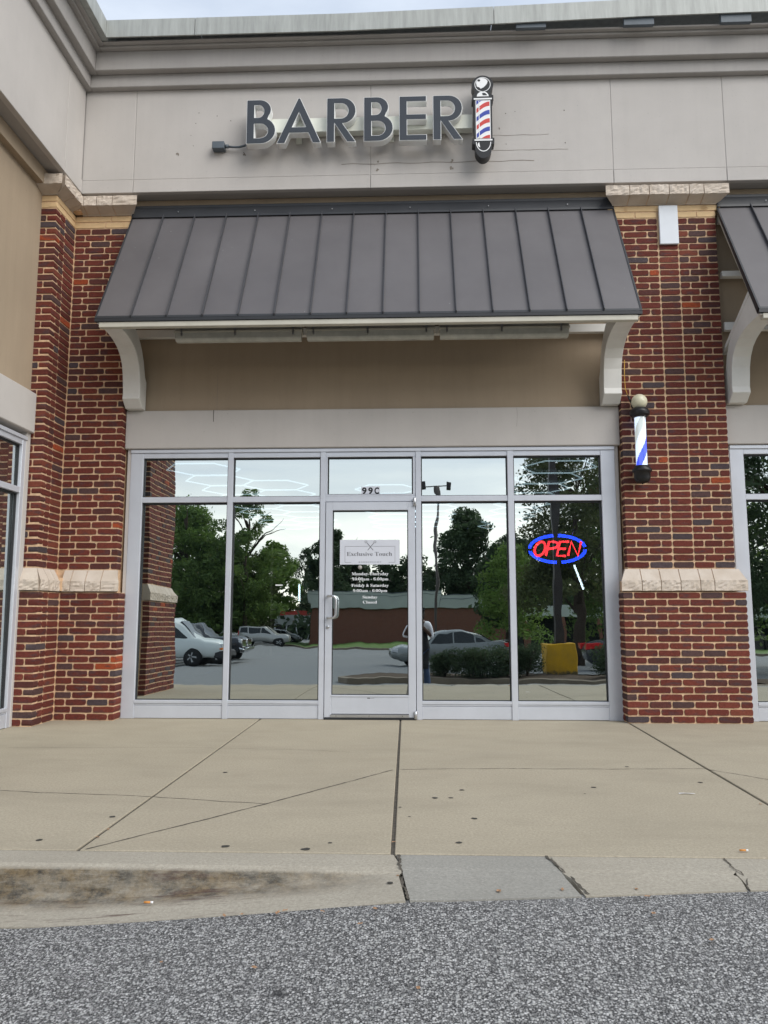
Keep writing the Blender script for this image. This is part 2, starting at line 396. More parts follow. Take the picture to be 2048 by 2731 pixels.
# kerb strip with its drop face
kerb = struct(bpy.data.objects.new('kerb', None)); COL.objects.link(kerb)
def kerb_piece(xa, xb, slant_a, slant_b, mat):
    n = max(2, int((xb - xa) / .12)); vs = []; fs = []
    rr = random.Random(int(xa * 100)); js = [rr.uniform(-.012, .012) for _ in range(6)]
    for i in range(n + 1):
        t = i / n; X = xa + (xb - xa) * t; D_ = kerb_drop(X); ey = edge_y(X)
        prof = [(-4.39, -.05), (-4.392, -.001), (-4.40, 0), (-4.555, -.002), (-4.59, -.006 - D_ * .10), (-4.612, -.006 - D_ * .85), (-4.65, -.008 - D_), (ey, -.012 - D_), (ey, -.14)]
        for k, (yy, zz) in enumerate(prof):
            sl = (slant_a * (1 - t) + slant_b * t) * (-4.39 - yy) / .5
            xx = X + sl + (js[k % 6] if i in (0, n) and 0 < k < 8 else 0)
            vs.append((xx, yy, zz))
    p = 9
    for i in range(n):
        for k in range(p - 1): fs.append((i * p + k, (i + 1) * p + k, (i + 1) * p + k + 1, i * p + k + 1))
    fs.append(tuple(range(p))); fs.append(tuple(n * p + k for k in range(p))[::-1])
    b = MB(); b.add(vs, fs); return b.obj('kerb_stone', mat, kerb)
kerb_piece(-9, -3.1, 0, 0, M['kerb']); kerb_piece(-3.09, -.088, 0, .06, M['kerb'])
kerb_piece(-.075, .570, .06, .075, M['kerb_grey']); kerb_piece(.584, 1.325, .075, -.05, M['kerb']); kerb_piece(1.332, 4.2, -.05, 0, M['kerb']); kerb_piece(4.21, 10, 0, 0, M['kerb'])
ribbon([(-.08, -4.4), (-.065, -4.55), (-.04, -4.72), (-.02, -4.9)], .013, .003, 'crack', kerb, M['crack'], .008, .02, lambda x, y: 0 if y > -4.58 else -.013)
ribbon([(.575, -4.39), (.60, -4.55), (.63, -4.66), (.655, -4.83)], .012, .003, 'crack', kerb, M['crack'], .007, .02, lambda x, y: 0 if y > -4.58 else -.010)
ribbon([(1.33, -4.4), (1.318, -4.5), (1.33, -4.62), (1.285, -4.76)], .006, .003, 'crack', kerb, M['crack'], .006, .02, lambda x, y: 0 if y > -4.58 else -.010)

# asphalt
def asphalt():
    m = Mat('asphalt', (.05, .05, .052), .9, 0, .3); w = m.co('World')
    wz = m.co('World', (1, 1, 1))
    v1 = m.n('ShaderNodeTexVoronoi', feature='F1'); v1.inputs['Scale'].default_value = 118; v1.inputs['Randomness'].default_value = 1
    dn = m.n('ShaderNodeTexNoise'); dn.inputs['Scale'].default_value = 55; dn.inputs['Detail'].default_value = 3; m.l(w, dn.inputs['Vector'])
    vm = m.n('ShaderNodeVectorMath', operation='MULTIPLY_ADD'); m.l(dn.outputs['Color'], vm.inputs[0]); vm.inputs[1].default_value = (.010, .010, .010); m.l(w, vm.inputs[2]); wd_ = vm.outputs[0]
    m.l(wd_, v1.inputs['Vector'])
    edge = m.rng(v1.outputs['Distance'], .34, .66, 1, 0)
    sepc = m.n('ShaderNodeSeparateColor'); m.l(v1.outputs['Color'], sepc.inputs[0])
    tone = m.rng(sepc.outputs[0], .15, .9, 0, 1)
    stone_c = m.mix(tone, (.06, .061, .063), (.60, .595, .585))
    v2 = m.n('ShaderNodeTexVoronoi', feature='F1'); v2.inputs['Scale'].default_value = 62; m.l(w, v2.inputs['Vector'])
    s2 = m.n('ShaderNodeSeparateColor'); m.l(v2.outputs['Color'], s2.inputs[0])
    big = m.math('MULTIPLY', m.rng(v2.outputs['Distance'], .25, .5, 1, 0), m.rng(s2.outputs[1], .72, .8, 0, 1))
    c = m.mix(edge, (.014, .014, .015), stone_c); c = m.mix(m.rng(m.noise(230, 2, .7, w), .48, .62, 0, .55), c, (.55, .54, .52)); c = m.mix(m.rng(m.noise(60, 4, .85, w), .50, .60, 0, .6), c, (.03, .03, .033))
    c = m.mix(big, c, (.40, .40, .385))
    patch = m.rng(m.noise(.8, 4, .6, w), .3, .7, 0, 1)
    c = m.mix(m.math('MULTIPLY', patch, .15), c, (.21, .21, .21))
    spot = m.rng(m.noise(4.2, 2, .5, w), .73, .77, 0, .8); c = m.mix(spot, c, (.02, .02, .022))
    # far field blends to an even mid grey
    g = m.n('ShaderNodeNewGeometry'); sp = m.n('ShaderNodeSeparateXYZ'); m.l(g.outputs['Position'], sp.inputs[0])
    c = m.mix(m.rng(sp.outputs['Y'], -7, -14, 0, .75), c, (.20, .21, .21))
    m.color(c); h = m.math('ADD', m.math('MULTIPLY', edge, .8), big); m.bump(h, .7, .005); return m.m
M['asphalt'] = asphalt()
def ground_sheet():
    ys = [0, .03]; ds = [.06, .15, .3, .6, 1.0, 1.6, 2.4, 3.2, 4.2, 5.2, 7, 10, 14, 19, 24.1, 34, 50, 65, 100, 195, 890]
    xs = [-900, -200, -80, -40, -20, -12, -9] + [-9 + .3 * i for i in range(1, 34)] + [1.35 + .3 * i for i in range(0, 10)] + [4.5, 6, 9, 12, 20, 40, 80, 200, 900]
    xs = sorted(set(round(x, 3) for x in xs)); rows = [.03] + [-d for d in ds]
    vs = []; fs = []
    for j, r in enumerate(rows):
        for x in xs:
            y = edge_y(max(-9, min(10, x))) + r
            z = gz(x, y) - .008
            if j <= 1: z = -.018 - kerb_drop(x)
            vs.append((x, y, z))
    n = len(xs)
    for j in range(len(rows) - 1):
        for i in range(n - 1): fs.append((j * n + i, (j + 1) * n + i, (j + 1) * n + i + 1, j * n + i + 1))
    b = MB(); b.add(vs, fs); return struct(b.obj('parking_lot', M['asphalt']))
ground_sheet()
b = MB(); b.box(-900, 900, .2, 900, -.3, -.06); M['earth'] = plain('bare_earth', (.16, .13, .09), .95, 0, .2, .3); struct(b.obj('ground', M['earth']))

# ================================================================== BRICKWORK
def brick_mesh(L_, D_, H_, seed, mat):
    rr = random.Random(seed); hl, hh = L_ / 2, H_ / 2; c = .0055; n = 5
    out_ = []
    def jit(a): return rr.uniform(-a, a)
    for k in range(n): out_.append((-hl + c + (2 * hl - 2 * c) * k / (n - 1), -hh + jit(.0016)))
    for k in range(1, 3): out_.append((hl + jit(.0018), -hh + c + (2 * hh - 2 * c) * (k - .5) / 2))
    for k in range(n): out_.append((hl - c - (2 * hl - 2 * c) * k / (n - 1), hh + jit(.0016)))
    for k in range(1, 3): out_.append((-hl + jit(.0018), hh - c - (2 * hh - 2 * c) * (k - .5) / 2))
    if rr.random() < .3:
        i = rr.choice([0, n - 1, n + 2, 2 * n + 1]); x, z = out_[i]; out_[i] = (x * .965, z * .88)   # chipped corner
    N_ = len(out_)
    vs = [(x * .985, -.0, z * .955) for x, z in out_] + [(x, .0028, z) for x, z in out_] + [(x, D_, z) for x, z in out_]
    fs = [tuple(range(N_))]
    for j in range(2):
        for i in range(N_): fs.append((j * N_ + i, (j + 1) * N_ + i, (j + 1) * N_ + (i + 1) % N_, j * N_ + (i + 1) % N_))
    b = MB(); b.add(vs, fs); me = b.mesh('brick', mat); me['dim'] = L_
    return me, vs, fs
BR_D = .094; JT = .0138
BL = {}
for kind, ln in (('full', .2025), ('half', .094), ('mid', .15)):
    BL[kind] = (ln, [brick_mesh(ln, BR_D, .058, 11 * i + len(kind), M['brick']) for i in range(7)])
BRCOL = [((.128, .030, .0215), 34), ((.108, .026, .020), 24), ((.145, .035, .024), 20), ((.092, .031, .026), 14), ((.080, .044, .042), 6), ((.070, .052, .057), 3.5), ((.165, .045, .028), 5), ((.30, .060, .022), 1.2)]
def bcol(rr):
    t = rr.uniform(0, sum(w for _, w in BRCOL))
    for c, w in BRCOL:
        t -= w
        if t <= 0: break
    k = rr.uniform(.88, 1.12); return (c[0] * k, c[1] * k, c[2] * k, 1)
class Bricks:
    def __init__(s, parent, seed, limit=300, course=.0698): s.p = parent; s.rr = random.Random(seed); s.n = 0; s.limit = limit; s.v = []; s.f = []; s.c = []; s.course = course; s.tan = MB(); s.h = course - .0145
    def put(s, cx, cy, z, L_, rz, depth=BR_D, tan=False, col=None):
        """front-face centre (cx, cy), front looks to local -y turned by rz; z = bottom"""
        kind = 'full' if L_ > .175 else ('mid' if L_ > .12 else 'half'); ln, var = BL[kind]; me, vs, fs = s.rr.choice(var)
        H_ = s.h; flip = -1 if s.rr.random() < .5 else 1
        sc = (L_ / ln * flip, depth / BR_D, H_ / .058); prou = s.rr.uniform(-.0015, .0015)
        if col is None: col = bcol(s.rr)
        if tan:
            o = link('brick', tan_me[s.rr.randrange(4)], s.p, (cx, cy, z + H_ / 2), rz); o.scale = sc; return
        ca, sa = math.cos(rz), math.sin(rz); cx += -sa * prou; cy += ca * prou
        if s.n < s.limit:
            o = link('brick', me, s.p, (cx, cy, z + H_ / 2), rz); o.scale = sc; o.color = col; s.n += 1
        else:
            base = len(s.v)
            for x, y, zz in vs:
                x *= sc[0]; y *= sc[1]; zz *= sc[2]; s.v.append((cx + x * ca - y * sa, cy + x * sa + y * ca, z + H_ / 2 + zz))
            for f in fs: s.f.append(tuple(base + i for i in (f if flip > 0 else f[::-1]))); s.c.append(col)
    def run(s, x0, y0, dx, dy, segs, z, rz, depths=None, **k):
        """segs = brick lengths along direction (dx,dy) from the start point; .012 joints between"""
        t = 0
        for i, L_ in enumerate(segs):
            if L_ > 0: s.put(x0 + dx * (t + L_ / 2), y0 + dy * (t + L_ / 2), z, L_, rz, depths[i] if depths else .05, **k)
            t += abs(L_) + JT
    def done(s):
        if s.v:
            me = bpy.data.meshes.new('brickwork'); me.from_pydata(s.v, [], s.f); me.materials.append(M['brick_attr'])
            a = me.color_attributes.new('Col', 'FLOAT_COLOR', 'CORNER'); buf = []
            for f, c in zip(s.f, s.c): buf += list(c) * len(f)
            a.data.foreach_set('color', buf); me.update(); bm = bmesh.new(); bm.from_mesh(me); bmesh.ops.recalc_face_normals(bm, faces=bm.faces); bm.to_mesh(me); bm.free()
            stuff(link('brickwork', me, s.p))
tan_me = [brick_mesh(.2065, BR_D, .058, 900 + i, M['tanbrick'])[0] for i in range(4)]
def fill(total, first, full=.2025):
    """brick lengths filling total starting with `first`"""
    segs = [first]; t = first
    while total - t > JT + .03:
        n = min(full, total - t - JT)
        if total - t - JT - n < .045 and n == full and total - t - JT > full: n = total - t - JT if total - t - JT < full * 1.12 else full * .8
        segs.append(n); t += n + JT
    if abs(total - t) > .001: segs[-1] += total - t
    return segs

def rough_stone(w, seed, sill=True, parent=None, loc=(0, 0, 0), rz=0, dl=0, dr=0):
    """cast stone, front towards -y; sill: sloped top over split face; cap: split face over sloped underside.
    dl / dr mitre the ends (added to x at the outer front edge)"""
    rr = random.Random(seed); nx = max(3, int(w / .022)); nz = 5
    if sill: prof_split = [(-.072, .008 + .100 * k / nz) for k in range(nz + 1)]; tail = [(-.066, .112), (-.004, .222), (.06, .222), (.06, 0)]; P_ = [(.06, 0.0)] + [(-.066, .004)] + prof_split + tail[:-1]
    else: prof_split = [(-.125, .052 + .104 * k / nz) for k in range(nz + 1)]; P_ = [(.06, 0), (-.004, 0), (-.004, .006), (-.119, .048)] + prof_split + [(-.119, .16), (.06, .16)]
    vs = []; fs = []; out_y = -.072 if sill else -.125
    for i in range(nx + 1):
        t = i / nx
        for k, (y, z) in enumerate(P_):
            issplit = (y == out_y); e = 1 if (0 < i < nx) else .3
            jy = rr.uniform(-.009, .004) * e if issplit else 0; jz = rr.uniform(-.0025, .0025) * e if issplit else 0
            fr_ = max(0, min(1, (-y) / (-out_y)))
            xx = -w / 2 + w * t - dl * fr_ * (1 - t) + dr * fr_ * t
            vs.append((xx + (rr.uniform(-.004, .004) if issplit and 0 < i < nx else 0), y + jy, z + jz))
    p = len(P_)
    for i in range(nx):
        for k in range(p): fs.append((i * p + k, (i + 1) * p + k, (i + 1) * p + (k + 1) % p, i * p + (k + 1) % p))
    fs.append(tuple(range(p))); fs.append(tuple(nx * p + k for k in range(p))[::-1])
    b = MB(); b.add(vs, fs); o = b.obj('stone', M['stone'], parent); o.location = loc; o.rotation_euler = (0, 0, rz); return o
def stones(parent, x0, x1, y, z, cuts, sill, seed, axis='x', dl=0, dr=0):
    """row of stones; for axis 'y' x0,x1 are y bounds and y is the x position (face looks +x)"""
    g = .008; e = [x0] + cuts + [x1]
    for i, (a, c) in enumerate(zip(e, e[1:])):
        w = c - a - g; m_ = (a + c) / 2; l_ = dl if i == 0 else 0; r_ = dr if i == len(e) - 2 else 0
        if axis == 'x': rough_stone(w, seed + i, sill, parent, (m_, y, z), 0, l_, r_)
        else: rough_stone(w, seed + i, sill, parent, (y, m_, z), PI / 2, l_, r_)
    pr_ = [(.05, .004), (-.058, .006), (-.058, .106), (-.0, .212), (.05, .212)] if sill else [(.05, .004), (.002, .006), (-.108, .054), (-.108, .152), (.05, .152)]
    for c in cuts:
        b = MB(); b.prism(pr_, 'x', -.02, .02); o = b.obj('mortar', M['mortar'], parent); o.location = (c, y, z) if axis == 'x' else (y, c, z); o.rotation_euler = (0, 0, 0 if axis == 'x' else PI / 2)
ZB, ZS, ZU, ZT, ZC = 1.256, 1.262, 1.488, 5.160, 5.305     # base top, sill, upper start, tan start, cap start
CU = (ZT - ZU) / 52

# ---- right pier
def right_pier(x0, name_label, seed, plaque=True):
    p = thing('brick_pier', name_label, 'brick pier', (x0, 0, 0))
    w = 1.19; B = Bricks(p, seed); core = MB()
    core.box(.007, w - .007, -.173, .1, 0, ZB); core.box(.065 + .007, w - .065 - .007, -.113, .1, ZB, ZC)
    core.obj('mortar', M['mortar'], p)
    for r in range(18):
        z = .0085 + r * .0698; A = r % 2
        segs = fill(w, .094 if A else .2025)
        dep = [.05] * len(segs)
        dep[0] = .18 if A else BR_D; dep[-1] = .18
        B.run(0, -.18, 1, 0, segs, z, 0, dep)
        if not A: B.put(.047, -.18 + BR_D + JT, z, .094, 0, .18 - BR_D - JT)
    stones(p, .042, w - .042, -.122, ZS, [.185, .370, .560, .750, .885], True, seed * 10 + 1, 'x', .060, .060)
    b = MB(); b.box(.02, w - .02, -.17, .08, ZS + .002, ZU - .12); b.obj('stone', M['mortar'], p)
    B.course = CU; B.h = CU - .0145
    lx, cx, rx = .065, .519, .724      # field edges (absolute inside pier)
    rw = w - .065
    for r in range(54):
        z = ZU + .0085 + r * CU; tan = r >= 52; A = r % 2
        if z > ZC - .03: break
        k = dict(tan=True) if tan else {}
        lw = cx - lx - .006; rw_ = rw - rx - .012
        if A: sl = [.094, lw - .094 * 2 - 2 * JT, .094]; sr = [.094, rw_ - .094 * 2 - 2 * JT, .094]
        else: sl = [(lw - JT) / 2] * 2; sr = [(rw_ - JT) / 2] * 2
        B.run(lx, -.12, 1, 0, sl, z, 0, [.12 if A else BR_D] + [.05] * (len(sl) - 1), **k)
        if not (plaque and z > 4.84): B.run(cx + .008, -.12, 1, 0, [rx - cx - .012], z, 0, **k)
        elif not plaque: pass
        B.run(rx + .008, -.12, 1, 0, sr, z, 0, [.05] * (len(sr) - 1) + [.12], **k)
    B.done()
    stones(p, .055, w - .055, -.125, ZC, [.21, .41, .615, .82, .97], False, seed * 10 + 31, 'x', .095, .095)
    return p
pier = right_pier(2.05, 'brick pier right of the glass storefront, wider below its stone sill', 3)
# blank light panel on the pier
b = MB(); b.box(-.097, .097, -.03, 0, 0, .425); o = b.obj('blank_sign_panel', M['lightpanel'], None, .004); o.location = (2.676, -.124, 4.86)
tag(o, 'blank pale panel set into the top of the brick pier', 'panel')
# pier at the far end of the next bay
pier2 = right_pier(8.40, 'brick pier at the far right end of the next shop bay', 5, False)

# ---- left corner pier (L shaped, inside corner with the wing)
def corner_pier():
    p = thing('corner_brick_pier', 'L shaped brick pier in the inside corner left of the storefront', 'brick pier', (0, 0, 0))
    B = Bricks(p, 21); core = MB()
    xi, yb, xr, ya = -3.568, -.18, -2.965, -.625          # base: inner face x, front y, right edge, A front
    XI, YB, XR, YA = -3.630, -.12, -3.022, -.565          # upper
    core.box(-3.90, xi - .007, ya + .007, .1, 0, ZB); core.box(xi - .007, xr - .007, yb + .007, .1, 0, ZB)
    core.box(-3.90, XI - .007, YA + .007, .1, ZB, ZC); core.box(XI - .007, XR - .007, YB + .007, .1, ZB, ZC)
    core.obj('mortar', M['mortar'], p)
    def level(rows, z0, xi, yb, xr, ya, course, flo):
        B.h = course - .0145
        for r in range(rows):
            z = z0 + .0085 + r * course; A = r % 2; k = dict(tan=True) if (z > ZT - .002) else {}
            fw = xi + 3.865
            # pier B front, left to right, corner brick at the right end
            tot = xr - xi - .004
            segs = fill(tot, .16 if A else .098)
            B.run(xi + .006, yb, 1, 0, segs, z, 0, [.05] * (len(segs) - 1) + [-yb], **k)
            # pier A: front face and right face share the corner
            sl = -(ya - yb) - .006
            if A:   # stretcher on front
                B.run(xi, ya, -1, 0, fill(fw, .2025), z, 0, [BR_D, .05], **k)
                B.run(xi, ya + BR_D + JT, 0, 1, fill(sl - BR_D - JT, .094), z, PI / 2, **k)
            else:
                B.run(xi, ya, -1, 0, [-.094] + fill(fw - .11, .094)[0:], z, 0, **k)
                sg = fill(sl, .2025); B.run(xi, ya, 0, 1, sg, z, PI / 2, [BR_D] + [.05] * (len(sg) - 1), **k)
    level(18, 0, xi, yb, xr, ya, .0698, 0)
    level(54, ZU, XI, YB, XR, YA, CU, 1)
    B.done()
    for (sill, z, sd_, fx, fy, fxr, fya, m_, cutsB, cutsA) in ((True, ZS, 400, -3.628, -.122, -3.02, -.567, .06, [-3.46, -3.31, -3.15], [-.44, -.30]),
                                                         (False, ZC, 450, -3.633, -.125, -3.025, -.568, .105, [-3.50, -3.36, -3.19], [-.42, -.27])):
        stones(p, fx + .075, fxr, fy, z, cutsB, sill, sd_, 'x', -.0, m_)
        stones(p, fya, fy - .075, fx, z, cutsA, sill, sd_ + 10, 'y', m_, -.0)
        rough_stone(.24, sd_ + 20, sill, p, (fx - .12, fya, z), 0, 0, m_)
        b = MB(); b.box(fx, fx + .09, fy - .09, fy, z + .01, z + .14); b.obj('mortar', M['mortar'], p)
    return p
corner_pier()

# ---- wing end pier (mostly seen mirrored in the glass)
def wing_pier():
    p = thing('brick_pier', 'brick pier at the street end of the left wing wall', 'brick pier', (0, 0, 0))
    B = Bricks(p, 33); core = MB(); y0, y1 = -3.66, -2.42
    core.box(-4.3, -3.568 - .007, y0 + .007, y1 - .007, 0, ZB); core.box(-4.3, -3.637, y0 + .067, y1 - .067, ZB, ZC); core.obj('mortar', M['mortar'], p)
    for r in range(18):
        z = .0085 + r * .0698; A = r % 2; sg = fill(y1 - y0, .094 if A else .2025)
        B.run(-3.568, y0, 0, 1, sg, z, PI / 2, [BR_D] * len(sg))
    B.h = CU - .0145
    for r in range(54):
        z = ZU + .0085 + r * CU; A = r % 2; k = dict(tan=True) if r >= 52 else {}
        sg = fill((y1 - y0 - .12 - .012) / 2, .094 if A else .2025)
        B.run(-3.63, y0 + .06, 0, 1, sg, z, PI / 2, [BR_D] * len(sg), **k); B.run(-3.63, (y0 + y1) / 2 + .006, 0, 1, sg[::-1], z, PI / 2, [BR_D] * len(sg), **k)
    B.done()
    stones(p, y0 + .05, y1 - .05, -3.628, ZS, [y0 + .25, y0 + .45, y0 + .65, y0 + .85, y0 + 1.03], True, 600, 'y', .05, .05)
    stones(p, y0 + .055, y1 - .055, -3.633, ZC, [y0 + .25, y0 + .45, y0 + .65, y0 + .85, y0 + 1.03], False, 620, 'y', .09, .09)
wing_pier()

# ================================================================== FASCIA / WALLS
X0, X1, YW = -3.55, 9.75, -3.78
front = thing('fascia_wall', 'off white stucco fascia wall with stepped cornice above the storefronts', 'wall')
wing = thing('wing_wall', 'stucco wall of the left wing coming forward at the corner', 'wall')
def band(o_, z0, z1, mat, name='cornice_band', bev=.006):
    xc = X0 + (o_ - .20)
    b = MB(); b.box(xc, X1, -o_, .25, z0, z1); b.obj(name, M[mat], front, bev)
    b = MB(); b.box(-4.4, xc, YW, .25, z0, z1); b.obj(name, M[mat], wing, bev)
# fascia panels with recessed joints
JX = [X0, -2.99, -.44, 2.112, 3.28, 5.8, 8.35, X1]
b = MB(); b.box(X0 - .01, X1, -.199, .25, 5.52, 6.70); b.obj('backing', M['cornice'], front)
for a, c in zip(JX, JX[1:]):
    b = MB(); b.box(a + .003, c - .003, -.203, -.15, 5.666, 6.698); b.obj('panel', M['eifs'], front, .004)
    b = MB(); b.box(a + .003, c - .003, -.208, -.15, 5.516, 5.664); b.obj('panel', M['eifs'], front, .004)
b = MB(); b.box(-4.4, X0 - .012, YW + .01, .25, 5.52, 6.70); b.obj('backing', M['cornice'], wing)
JY = [YW, -2.6, -.62, -.213]
for a, c in zip(JY, JY[1:]):
    b = MB(); b.box(X0 - .05, X0 + .003, a + .005, c - .005 if c > -.3 else c - .005, 5.668, 6.698); b.obj('panel', M['eifs'], wing, .004)
    b = MB(); b.box(X0 - .05, X0 + .013, a + .005, c - .005, 5.516, 5.664); b.obj('panel', M['eifs'], wing, .004)
band(.272, 6.700, 6.845, 'cornice'); band(.350, 6.845, 7.062, 'cornice'); band(.405, 7.062, 7.088, 'cornice'); band(.455, 7.088, 7.100, 'cornice')
band(.435, 7.100, 7.118, 'cornice', 'drip_gap', 0)
# coping (lifts slightly away to the right, a joint every 2.5 m)
def coping_piece(xa, xb, za, zb):
    b = MB(); o_ = .52
    for_ = [(xa, za), (xb, zb)]
    vs = []
    for x, z in for_:
        vs += [(x, -o_ - .005, z), (x, -o_, z + .20), (x, .3, z + .215), (x, .3, z + .19), (x, -o_ + .02, z + .18), (x, -o_ + .012, z)]
    fs = [(i, i + 6, (i + 1) % 6 + 6, (i + 1) % 6) for i in range(6)] + [(0, 1, 2, 3, 4, 5), (11, 10, 9, 8, 7, 6)]
    b.add(vs, fs); b.obj('coping', M['coping'], front)
def cz(x): return 7.092 + max(0, x - .4) * .030 + .02 * math.sin(max(0, x) * 1.1)
cx_ = [X0 + .32, -2.28, .86, 4.0, 7.1, X1]
for a, c in zip(cx_, cx_[1:]):
    n = 5
    for k in range(n): pass
    m_ = (a + c) / 2
    coping_piece(a + .003, m_, cz(a), cz(m_)); coping_piece(m_, c - .003, cz(m_), cz(c))
b = MB(); b.box(-4.4, X0 + .32, YW - .05, .3, 7.105, 7.30); b.obj('coping', M['coping'], wing, .004)
for xa in (1.09, 2.20, 3.19, 4.3, 5.4, 6.5, 7.6):      # grey cleats under the lifted coping
    b = MB(); b.box(xa, xa + .31, -.500, -.456, 7.085, 7.085 + .12); b.obj('cleat', M['boxgrey'], front, .003)
# soffit step and wall above the openings
b = MB(); b.box(-3.72, X1, .012, .25, 3.165, 5.52); b.obj('wall_face', M['tan'], front)
b = MB(); b.box(-3.70, X1, -.035, .10, 5.40, 5.515); b.obj('soffit_band', M['tan'], front, .003)
b = MB(); b.box(-4.4, -3.79, YW, .0, 3.165, 5.52); b.obj('wall_face', M['tan'], wing)
b = MB(); b.box(-4.3, -3.715, YW, -.53, 5.36, 5.515); b.obj('soffit_band', M['tan'], wing, .003)
# headers over the windows
for xa, xb in ((-3.022, 2.118), (3.172, 8.46)):
    b = MB(); b.box(xa, xb, -.035, .2, 2.757, 3.165); b.obj('header', M['eifs'], front, .008)
b = MB(); b.box(-4.2, -3.715, -2.50, -.585, 2.80, 3.20); b.obj('header', M['eifs'], wing, .008)
for xa, xb in ((-3.0, -2.963), (2.063, 2.10), (3.185, 3.225)):
    b = MB(); b.box(xa, xb, .004, .2, 0, 2.757); b.obj('jamb', M['eifs'], front, .003)
b = MB(); b.box(-4.1, -3.754, -.66, -.58, 0, 2.80); b.box(-4.1, -3.754, -2.49, -2.40, 0, 2.8); b.obj('jamb', M['eifs'], wing, .003)
# stress cracks in the stucco and old anchor holes
def wcrack(pts, w, parent=front, mat='crack'):
    vs = []; fs = []; rr = random.Random(len(pts))
    for i, (x, y, z) in enumerate(pts):
        vs += [(x - w / 2 + rr.uniform(-.001, .001), y, z), (x + w / 2, y, z)] if abs(pts[0][2] - pts[-1][2]) > abs(pts[0][0] - pts[-1][0]) else [(x, y, z - w / 2 + rr.uniform(-.0015, .0015)), (x, y, z + w / 2)]
        if i: fs.append((2 * i - 2, 2 * i - 1, 2 * i + 1, 2 * i))
    b = MB(); b.add(vs, fs); b.obj('crack', M[mat], parent)
wcrack([(-2.09, -.037, 3.165), (-2.092, -.037, 3.10), (-2.09, -.037, 3.04)], .006)
M['crack2'] = plain('hairline_crack', (.24, .21, .18), .95)
wcrack([(-.75 + .12 * i, -.2045, 5.79 + .006 * math.sin(i * 1.7)) for i in range(18)], .007, front, 'crack2')
wcrack([(.82 + .09 * i, -.2045, 6.08 + .004 * math.sin(i * 2)) for i in range(8)], .004, front, 'crack2')
wcrack([(.85 + .1 * i, -.2045, 5.91 + .003 * math.sin(i * 3)) for i in range(9)], .004, front, 'crack2')
wcrack([(-2.07, .010, 3.17 + .1 * i) for i in range(5)], .004, front, 'crack2')
wcrack([(1.07 + .006 * math.sin(i), -.037, 3.16 - .05 * i) for i in range(5)], .003, front, 'crack2')
rr = random.Random(5)
for (x, z, r) in [(-2.3, 6.42, .006), (-2.1, 6.38, .006), (-1.95, 6.32, .006), (-2.33, 6.30, .006), (-2.38, 6.16, .005), (-2.35, 6.04, .005), (-1.8, 5.95, .006), (-.25, 5.62, .006), (1.0, 6.33, .006), (1.1, 6.35, .005), (1.62, 6.35, .007), (1.62, 5.98, .007), (1.0, 5.98, .005), (-2.52, 5.95, .022), (-1.79, 5.93, .020), (-.36, 5.72, .022), (-.36, 5.81, .014), (.42, 5.80, .022), (.42, 5.72, .024), (.93, 6.16, .012)]:
    b = MB()
    for k in range(1 if r < .01 else 6):
        q = r if r < .01 else r * rr.uniform(.25, .6); ox = 0 if r < .01 else rr.uniform(-r, r) * .6; oz = 0 if r < .01 else rr.uniform(-r, r) * .6
        n = 7; b.add([(x + ox + q * math.cos(2 * PI * i / n) * rr.uniform(.7, 1.1), -.2048 - .0002 * k, z + oz + q * math.sin(2 * PI * i / n) * rr.uniform(.7, 1.1)) for i in range(n)], [tuple(range(n))])
    b.obj('anchor_hole', M['crack'] if r < .01 else M['crack2'], front)

# interior shell
shop = thing('shop_interior', 'dark shop room behind the glass storefront', 'room')
b = MB(); b.box(-3.6, 9.6, 12, 12.1, 0, 3.2); b.box(-3.75, -3.65, .25, 12, 0, 3.2); b.box(9.6, 9.7, .25, 12, 0, 3.2); b.box(2.6, 2.7, .25, 12, 0, 3.02); b.obj('wall', M['dark_wall'], shop)
b = MB(); b.box(-3.7, 9.6, .2, 12, 3.02, 3.1); b.obj('ceiling', M['dark_wall'], shop)
b = MB(); b.box(-3.7, 9.6, .14, 12, -.05, -.002); b.obj('floor', plain('shop_floor', (.16, .16, .16), .5), shop)
b = MB(); b.box(-3.7, X1, .25, 12.2, 5.5, 5.7); b.box(-9, -4.4, -3.7, 12.2, 6.9, 7.05); b.box(X1 - .2, X1, .25, 12.2, 0, 7); b.box(-9, X1, 12.2, 12.4, 0, 7); b.obj('outer_shell', M['cornice'], shop)
b = MB(); b.box(-9, -4.3, -3.60, -3.4, 0, 7.05); b.obj('wall_face', M['tan'], wing)
b = MB(); b.box(-9, -4.35, -3.75, -3.6, 5.516, 7.1); b.obj('panel', M['eifs'], wing)

# ================================================================== STOREFRONT FRAMES
PR = random.Random(19)
def pane(parent, x0, x1, z0, z1, y=.045, name='glass_pane'):
    b = MB(); b.box(x0, x1, y, y + .006, z0, z1)
    k = .008 + PR.uniform(-.0012, .0012); q = PR.uniform(-.0008, .0008)       # panes sit a hair out of plumb, each its own way
    b.v = [(p[0], p[1] + k * (p[2] - z0) + q * (p[0] - x0), p[2]) for p in b.v]
    b.m = [1] * 6; b.m[2] = 0
    o = b.obj(name, [M['glass'], M['clearpass']], parent); return o
cp = bpy.data.materials.new('clear_back_face'); cp.use_nodes = True; t_ = cp.node_tree; t_.nodes.clear(); o_ = t_.nodes.new('ShaderNodeOutputMaterial'); tr_ = t_.nodes.new('ShaderNodeBsdfTransparent'); t_.links.new(tr_.outputs[0], o_.inputs[0]); M['clearpass'] = cp
def member(parent, x0, x1, z0, z1, y0=0, y1=.10, name='frame_member', mat='alu', bev=.003):
    b = MB(); b.box(x0, x1, y0, y1, z0, z1); return b.obj(name, M[mat], parent, bev)
